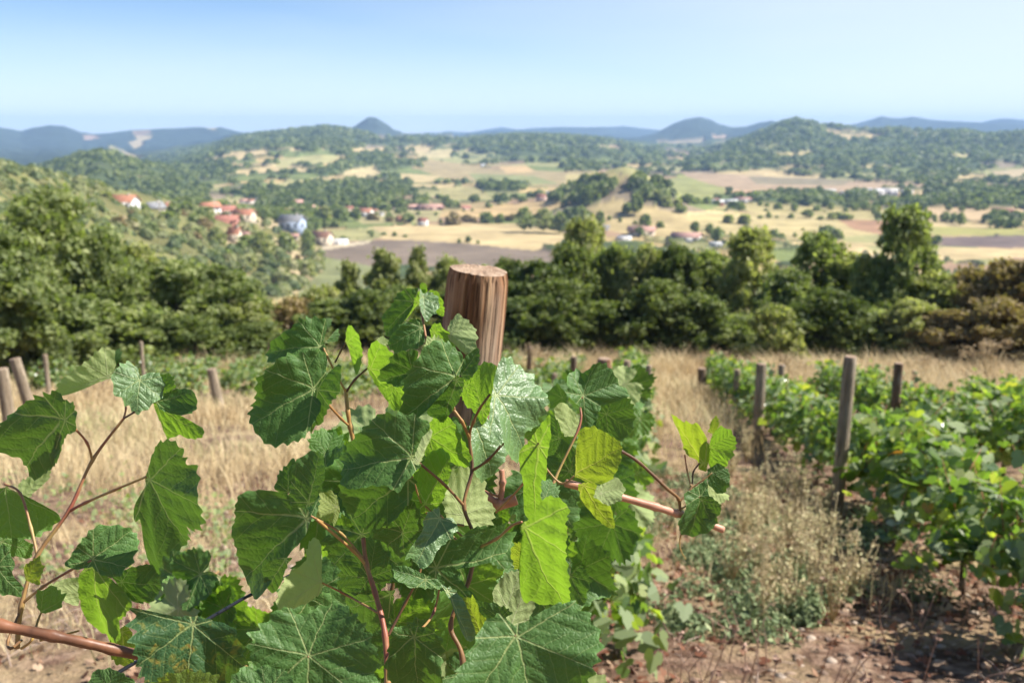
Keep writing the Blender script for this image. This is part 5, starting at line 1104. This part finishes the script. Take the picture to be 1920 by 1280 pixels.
C(1070,885,1035,838,1.28,-.1,0,'m',[(1028,842),(1050,823),(1077,838),(1087,870),(1074,893),(1045,893),(1028,872)]); C(1055,745,1030,735,1.36,-.4,0,'m',[(1022,738),(1045,718),(1063,738),(1060,762),(1033,766)])
C(1322,872,1251,776,1.3,-.78,-.2,'g',[(1250,774),(1275,788),(1310,795),(1322,812),(1332,840),(1330,860),(1325,882),(1312,882),(1308,862),(1285,852),(1270,810)],mp=(.05,0,.05,.1),label="pointed bright yellow green leaf of the right hand shoot"); C(1328,838,1374,858,1.3,-.6,-.05,'y',[(1335,815),(1352,796),(1370,805),(1379,830),(1370,862),(1352,884),(1335,882),(1323,860)]); C(1334,812,1342,782,1.31,-.6,0,'g',[(1332,790),(1342,779),(1349,795),(1339,815),(1328,810)])
C(1335,885,1366,905,1.29,-.05,.2,'m',[(1326,880),(1345,868),(1366,880),(1371,900),(1361,926),(1345,926),(1328,907)]); C(1330,915,1362,935,1.3,.5,.4,'y',[(1323,905),(1345,918),(1367,930),(1350,944),(1328,941),(1318,925)],flip=True)
C(1314,928,1300,1003,1.28,.12,.35,'m',[(1280,925),(1300,915),(1325,898),(1328,925),(1337,960),(1346,978),(1330,997),(1305,1007),(1280,1002),(1270,980),(1285,955)],mp=(.2,0,.1,.3)); C(1314,936,1332,977,1.27,-.2,0,'m',[(1312,931),(1335,931),(1353,948),(1351,966),(1330,980),(1312,971)])
# --- left vine
Lf = lambda *a, **k: leaf(VL, *a, **k)
Lf(207,706,106,738,1.06,.35,.1,'y',[(182,655),(200,651),(216,660),(217,685),(209,708),(190,715),(160,725),(145,735),(125,745),(110,743),(102,735),(110,715),(125,705),(140,690),(165,675)],flip=True,mp=(-.1,0,-.1,.15),label="pale ribbed underside of the leaf at the top left of the arching shoot")
Lf(214,674,226,658,1.08,-.1,.1,'m',[(211,658),(224,654),(228,670),(215,690)]); Lf(262,712,258,772,1.04,.6,.8,'s',[(208,705),(225,685),(242,677),(258,690),(262,705),(275,700),(290,698),(310,712),(312,735),(290,755),(275,765),(258,773),(245,760),(230,750),(213,735)],mp=(.1,0,.2,.3),label="pale shiny leaf at the crest of the arching shoot")
Lf(290,753,357,738,1.05,.05,.3,'m',[(286,745),(303,733),(335,729),(366,730),(379,748),(377,770),(355,779),(325,776),(300,768)],mp=(.1,.2,-.1,.4)); Lf(293,757,362,812,1.06,-.45,0,'y',[(286,750),(310,765),(335,780),(355,795),(371,805),(371,824),(350,827),(330,817),(308,826),(303,800),(293,775)]); Lf(297,738,312,702,1.05,-.5,.1,'y',[(300,700),(318,704),(327,727),(302,742),(288,746),(290,724)])
Lf(120,784,18,900,1.02,-.2,.02,'m',[(95,735),(110,730),(120,745),(138,760),(140,785),(132,805),(122,820),(112,850),(112,862),(85,885),(60,900),(40,917),(33,870),(0,850),(-25,830),(0,805),(20,780),(45,757),(75,740)],mp=(.15,0,.1,.25),label="large dark green leaf at the left edge")
Lf(122,784,84,880,1.01,-.45,.0,'m',[(118,750),(138,755),(144,785),(140,810),(124,816),(107,850),(80,887),(93,840),(110,800)]); Lf(276,893,345,1045,1.0,-.42,.02,'m',[(310,822),(335,820),(355,840),(352,862),(372,875),(378,900),(382,925),(388,950),(385,980),(370,998),(352,990),(345,1015),(330,1032),(300,1048),(288,1080),(272,1090),(255,1060),(262,1020),(270,980),(253,975),(250,955),(262,935),(275,920),(272,893),(290,850)],mp=(.12,0,.1,.25),label="large translucent leaf hanging right of the arching shoot")
Lf(8,908,105,968,1.06,0,.3,'y',[(0,915),(30,922),(60,935),(90,950),(112,970),(95,987),(70,1007),(40,1012),(0,1017),(-30,960),(-20,920)],mp=(.1,0,.1,.3)); Lf(40,935,90,886,1.09,.4,.2,'y',[(33,905),(60,890),(90,884),(96,872),(94,897),(75,912),(55,932),(38,930)],flip=True); Lf(172,1048,248,992,1.02,.15,.3,'m',[(120,1062),(140,1030),(165,1000),(180,985),(210,984),(235,988),(250,1000),(259,1020),(252,1050),(235,1072),(215,1082),(190,1077),(172,1062),(150,1067)],mp=(.15,0,.1,.3))
Lf(173,1054,180,1210,1.04,-.35,-.05,'y',[(150,1075),(165,1058),(190,1073),(230,1095),(256,1130),(240,1150),(225,1162),(236,1190),(215,1207),(190,1212),(165,1207),(150,1180),(147,1130)],mp=(.15,0,.1,.25)); Lf(225,1090,288,1100,1.05,-.4,0,'m',[(208,1078),(245,1063),(275,1058),(292,1080),(292,1110),(280,1132),(252,1132),(228,1105)]); Lf(228,1180,235,1255,1.06,.0,.1,'g',[(208,1190),(240,1168),(252,1200),(257,1230),(240,1257),(213,1247),(203,1220)])
Lf(95,1100,155,1090,1.06,.4,.4,'y',[(88,1097),(125,1083),(160,1080),(157,1102),(145,1137),(108,1122)],flip=True); Lf(-10,1060,36,1115,1.0,.2,.3,'m',[(-25,1020),(15,1022),(27,1060),(22,1080),(42,1100),(36,1120),(5,1117),(-25,1095)]); Lf(50,1085,68,1048,1.02,-.5,.1,'g',[(43,1062),(65,1044),(77,1065),(72,1097),(48,1087)]); Lf(0,1015,58,1030,1.04,.3,.5,'y',[(-5,1008),(40,1008),(62,1020),(56,1047),(20,1042),(-5,1032)])
Lf(75,1150,120,1120,1.0,-.3,.2,'y',[(66,1110),(95,1098),(115,1118),(112,1140),(85,1150),(70,1140)])
# fill: ordinary leaves deeper inside the two plants
rgl = np.random.default_rng(77)
cnt = sum(1 for o in VC.children if o.name.startswith("leaf"))
def fill(par, n, poly, d0, d1, seed=0):
    P = np.array(poly); k = 0
    while k < n:
        x = rgl.uniform(P[:, 0].min(), P[:, 0].max()); y = rgl.uniform(P[:, 1].min(), P[:, 1].max())
        if not inpoly(np.array([x]), np.array([y]), poly)[0]: continue
        k += 1; d = rgl.uniform(d0, d1); a = rgl.uniform(0.2, 2.9); L = rgl.uniform(.055, .1) * F / d
        leaf(par, x, y, x + math.cos(a) * L * .85, y + math.sin(a) * L * .85, d, rgl.uniform(-.6, .5), rgl.uniform(-.1, .6), rgl.choice(['m', 'm', 'm', 'y']), None, rgl.random() < .25, (rgl.uniform(.05, .35), 0, rgl.uniform(0, .3), .3))
fill(VC, max(0, 99 - cnt), [(600,860),(700,800),(860,820),(960,900),(1060,900),(1150,930),(1130,1020),(1080,1120),(1050,1250),(1100,1300),(420,1320),(440,1200),(560,1100)], 1.18, 1.5)
fill(VL, 26, [(-60,1150),(60,1120),(120,1180),(250,1180),(330,1260),(300,1340),(200,1350),(-60,1340),(-100,1200)], 1.1, 1.35) if False else None
# --- stems
st = lambda *a, **k: stem(VC, *a, **k)
st([(735,1420,.97),(727,1290,.98),(722,1190,1.0),(703,1110,1.02),(687,1058,1.03),(681,1008,1.04)],.0052,.0036,S_RD)
st([(687,1060,1.03),(660,1030,1.02),(593,973,.99)],.0028,.0024,S_YE,"petiole"); st([(727,1192,1.0),(760,1130,1.01),(783,1085,1.0),(790,1060,1.0)],.0024,.0018,S_BR,"petiole")
st([(868,1420,1.0),(868,1240,1.02),(845,1170,1.03),(880,1085,1.04),(889,1010,1.05),(870,948,1.05),(885,880,1.06),(880,820,1.06),(888,790,1.05),(900,765,1.04),(918,740,1.0)],.0042,.002,S_BR)
st([(870,948,1.05),(830,905,1.03),(779,862,1.0)],.0026,.0021,S_BR,"petiole"); st([(885,882,1.06),(915,862,1.04),(949,824,1.0)],.0026,.0022,S_BR,"petiole"); st([(880,820,1.06),(866,790,1.05),(850,768,1.05)],.003,.0026,S_YE,"petiole")
st([(889,1030,1.05),(930,1010,1.0),(960,985,.97),(978,978,.95)],.0026,.002,S_RD,"petiole"); st([(852,768,1.05),(845,740,1.05),(858,710,1.05)],.0024,.002,S_BR,"petiole")
st([(668,850,1.16),(657,800,1.16),(652,770,1.16),(649,740,1.17),(649,728,1.17)],.0046,.0034,S_YE); st([(649,735,1.17),(665,712,1.17),(688,691,1.18)],.0024,.002,S_BR,"petiole"); st([(655,798,1.16),(640,785,1.15),(610,752,1.13),(594,729,1.12)],.0026,.002,S_YE,"petiole")
st([(649,735,1.17),(630,700,1.17),(612,665,1.17),(606,652,1.17)],.0024,.002,S_YE,"petiole"); st([(628,680,1.17),(638,660,1.17),(648,642,1.17)],.0018,.0014,S_BR,"petiole")
st([(830,760,1.18),(812,690,1.2),(800,640,1.22),(793,600,1.24),(788,570,1.25)],.003,.0018,S_RD); st([(1000,1010,1.2),(1040,900,1.24),(1086,800,1.26),(1088,760,1.27),(1092,744,1.27)],.0028,.002,S_RD)
st([(1010,860,1.22),(1050,905,1.22),(1077,892,1.22)],.002,.0018,S_RD,"petiole"); st([(940,880,1.3),(942,905,1.3),(938,940,1.3),(934,955,1.3)],.0042,.005,S_CANE,"cane"); st([(905,925,1.3),(935,945,1.3),(968,935,1.3)],.007,.009,S_CANE,"cane")
st([(900,915,1.3),(920,925,1.3),(934,930,1.3)],.002,.0024,S_RD,"petiole")
st([(1060,905,1.25),(1150,928,1.26),(1230,950,1.27),(1268,962,1.28),(1300,970,1.29),(1356,993,1.3)],.0058,.0052,S_CANE,"cane",label="reddish cut cane sticking out to the right")
st([(1130,835,1.24),(1165,846,1.25),(1200,868,1.26),(1250,915,1.27),(1272,935,1.28),(1275,962,1.28)],.003,.0034,S_BR); st([(1274,958,1.28),(1282,985,1.28),(1275,1010,1.29),(1276,1030,1.29),(1286,1048,1.29)],.0016,.001,S_YE,"tendril")
st([(1274,940,1.28),(1296,915,1.29),(1300,885,1.3),(1312,868,1.3)],.0022,.0016,S_BR); st([(1296,912,1.29),(1288,880,1.3),(1284,852,1.3)],.0018,.0015,S_RD,"petiole"); st([(1296,915,1.29),(1318,900,1.29),(1335,886,1.29)],.0018,.0014,S_RD,"petiole"); st([(1275,955,1.28),(1300,940,1.28),(1314,930,1.28)],.0018,.0014,S_RD,"petiole")
for (a, b, c) in [((830,1070,1.03),(812,1150,1.03),(775,1192,.95)),((966,1190,.84),(940,1240,.95),(880,1340,1.0)),((577,1230,.86),(640,1270,.92),(720,1320,.97)),((360,1165,.92),(430,1230,1.0),(560,1300,1.05)),((1010,830,1.02),(985,900,1.1),(930,960,1.15)),((604,1092,1.06),(650,1115,1.08),(712,1150,1.03)),((772,892,1.03),(800,960,1.08),(866,1020,1.05)),((826,966,1.01),(850,990,1.04),(884,1020,1.05)),((797,948,1.07),(830,975,1.06),(870,985,1.05)),((583,967,.99),(640,1000,1.02),(683,1050,1.03))]: st([a,b,c],.0016,.0022,S_RD,"petiole")
ls = lambda *a, **k: stem(VL, *a, **k)
ls([(32,1215,1.02),(40,1135,1.02),(70,1042,1.03),(130,955,1.04),(173,863,1.05),(232,784,1.06)],.0042,.0022,S_RD,label="pinkish arching shoot of the left grapevine"); ls([(232,784,1.06),(236,765,1.06),(232,748,1.06)],.0018,.0015,S_BR,"petiole"); ls([(232,784,1.06),(252,772,1.05),(262,762,1.05)],.0018,.0016,S_BR,"petiole")
ls([(232,750,1.06),(222,725,1.06),(208,707,1.06)],.0015,.0013,S_BR,"petiole"); ls([(262,762,1.05),(280,757,1.05),(291,754,1.05)],.0014,.0012,S_BR,"petiole"); ls([(173,863,1.05),(163,830,1.04),(140,803,1.03),(122,786,1.02)],.0022,.0018,S_RD,"petiole"); ls([(132,957,1.04),(160,942,1.03),(215,918,1.01),(275,893,1.0)],.0026,.002,S_RD,"petiole")
ls([(70,1042,1.03),(58,990,1.04),(38,925,1.05),(8,907,1.06)],.0026,.0018,S_RD,"petiole"); ls([(42,1130,1.02),(80,1100,1.02),(130,1070,1.02),(171,1050,1.02)],.0024,.0018,S_RD,"petiole")
ls([(36,1150,1.01),(15,1200,.99),(20,1215,.98),(40,1200,1.0)],.002,.0024,S_BR,"tendril"); ls([(40,1215,1.0),(60,1198,.99),(72,1160,1.01),(86,1130,1.02)],.0022,.0014,S_YE,"tendril"); ls([(75,1200,1.0),(110,1192,1.0),(148,1182,1.02)],.002,.0016,S_YE,"tendril")
ls([(-160,1135,.95),(0,1172,.97),(100,1192,.98),(208,1216,1.0),(330,1250,1.05),(430,1330,1.15)],.0064,.0058,S_CANE_SHADE,"cane",label="thick reddish brown cane crossing the bottom left corner")
wire = bpy.data.objects.new("training_wire", None)
a = Acc(); pts = [np.array(at(*p)) for p in [(60,1390,.9),(225,1258,1.05),(455,1122,1.3),(700,1000,1.62),(880,930,1.93)]]; a.tube(pts, [.0022] * 5, 8)
tag(link("training_wire", a.mesh("training_wire"), mat=plain("black_wire", (.012, .013, .02), .4)), "thin black training wire running past the lower left leaves", "wire")
# the next plant right behind, and low leaves at the left
rg2 = np.random.default_rng(5)
def near_plant(name, lab, poly, n, d0, d1, seed, cat="grapevine"):
    o = bpy.data.objects.new(name, None); col.objects.link(o); tag(o, lab, cat, "vines closest to the camera"); P = np.array(poly); k = 0
    while k < n:
        x = rgl.uniform(P[:, 0].min(), P[:, 0].max()); y = rgl.uniform(P[:, 1].min(), P[:, 1].max())
        if not inpoly(np.array([x]), np.array([y]), poly)[0]: continue
        k += 1; d = rgl.uniform(d0, d1); a = rgl.uniform(0.2, 2.9); L = rgl.uniform(.05, .085) * F / d
        leaf(o, x, y, x + math.cos(a) * L * .85, y + math.sin(a) * L * .85, d, rgl.uniform(-.7, .6), rgl.uniform(0, .8), rgl.choice(['m', 'm', 'y', 'y']), None, rgl.random() < .2, (rgl.uniform(.05, .35), 0, rgl.uniform(0, .3), .3))
    return o
o = near_plant("grapevine", "blurred low vine shoots in the gap between the two nearest vines", [(330,1075),(400,1050),(445,1100),(440,1160),(330,1160),(295,1120)], 11, 1.6, 1.9, 1)
stem(o, [(300,1300,1.8),(340,1180,1.75),(370,1110,1.75),(410,1070,1.8)], .004, .002, S_RD)
o = near_plant("grapevine", "shaded inner grapevine whose leaves fill the gaps behind the front shoots", [(600,880),(700,800),(860,740),(960,900),(1060,860),(1160,900),(1150,1020),(1080,1120),(1060,1260),(1100,1330),(420,1340),(440,1200),(560,1060)], 96, 1.42, 1.8, 3)
stem(o, [(640,1500,1.6),(700,1250,1.6),(760,1000,1.6),(800,850,1.6)], .008, .003, S_BR)
o = near_plant("grapevine", "second grapevine directly behind the first at the post's right side", [(1030,720),(1150,690),(1210,760),(1200,900),(1170,1010),(1090,1080),(1060,1200),(1030,1250),(900,1230),(900,1100),(1040,900)], 60, 2.1, 2.9, 2)
stem(o, [(1010,1500,2.5),(1030,1250,2.45),(1060,1000,2.5),(1100,800,2.5)], .01, .003, S_BR)
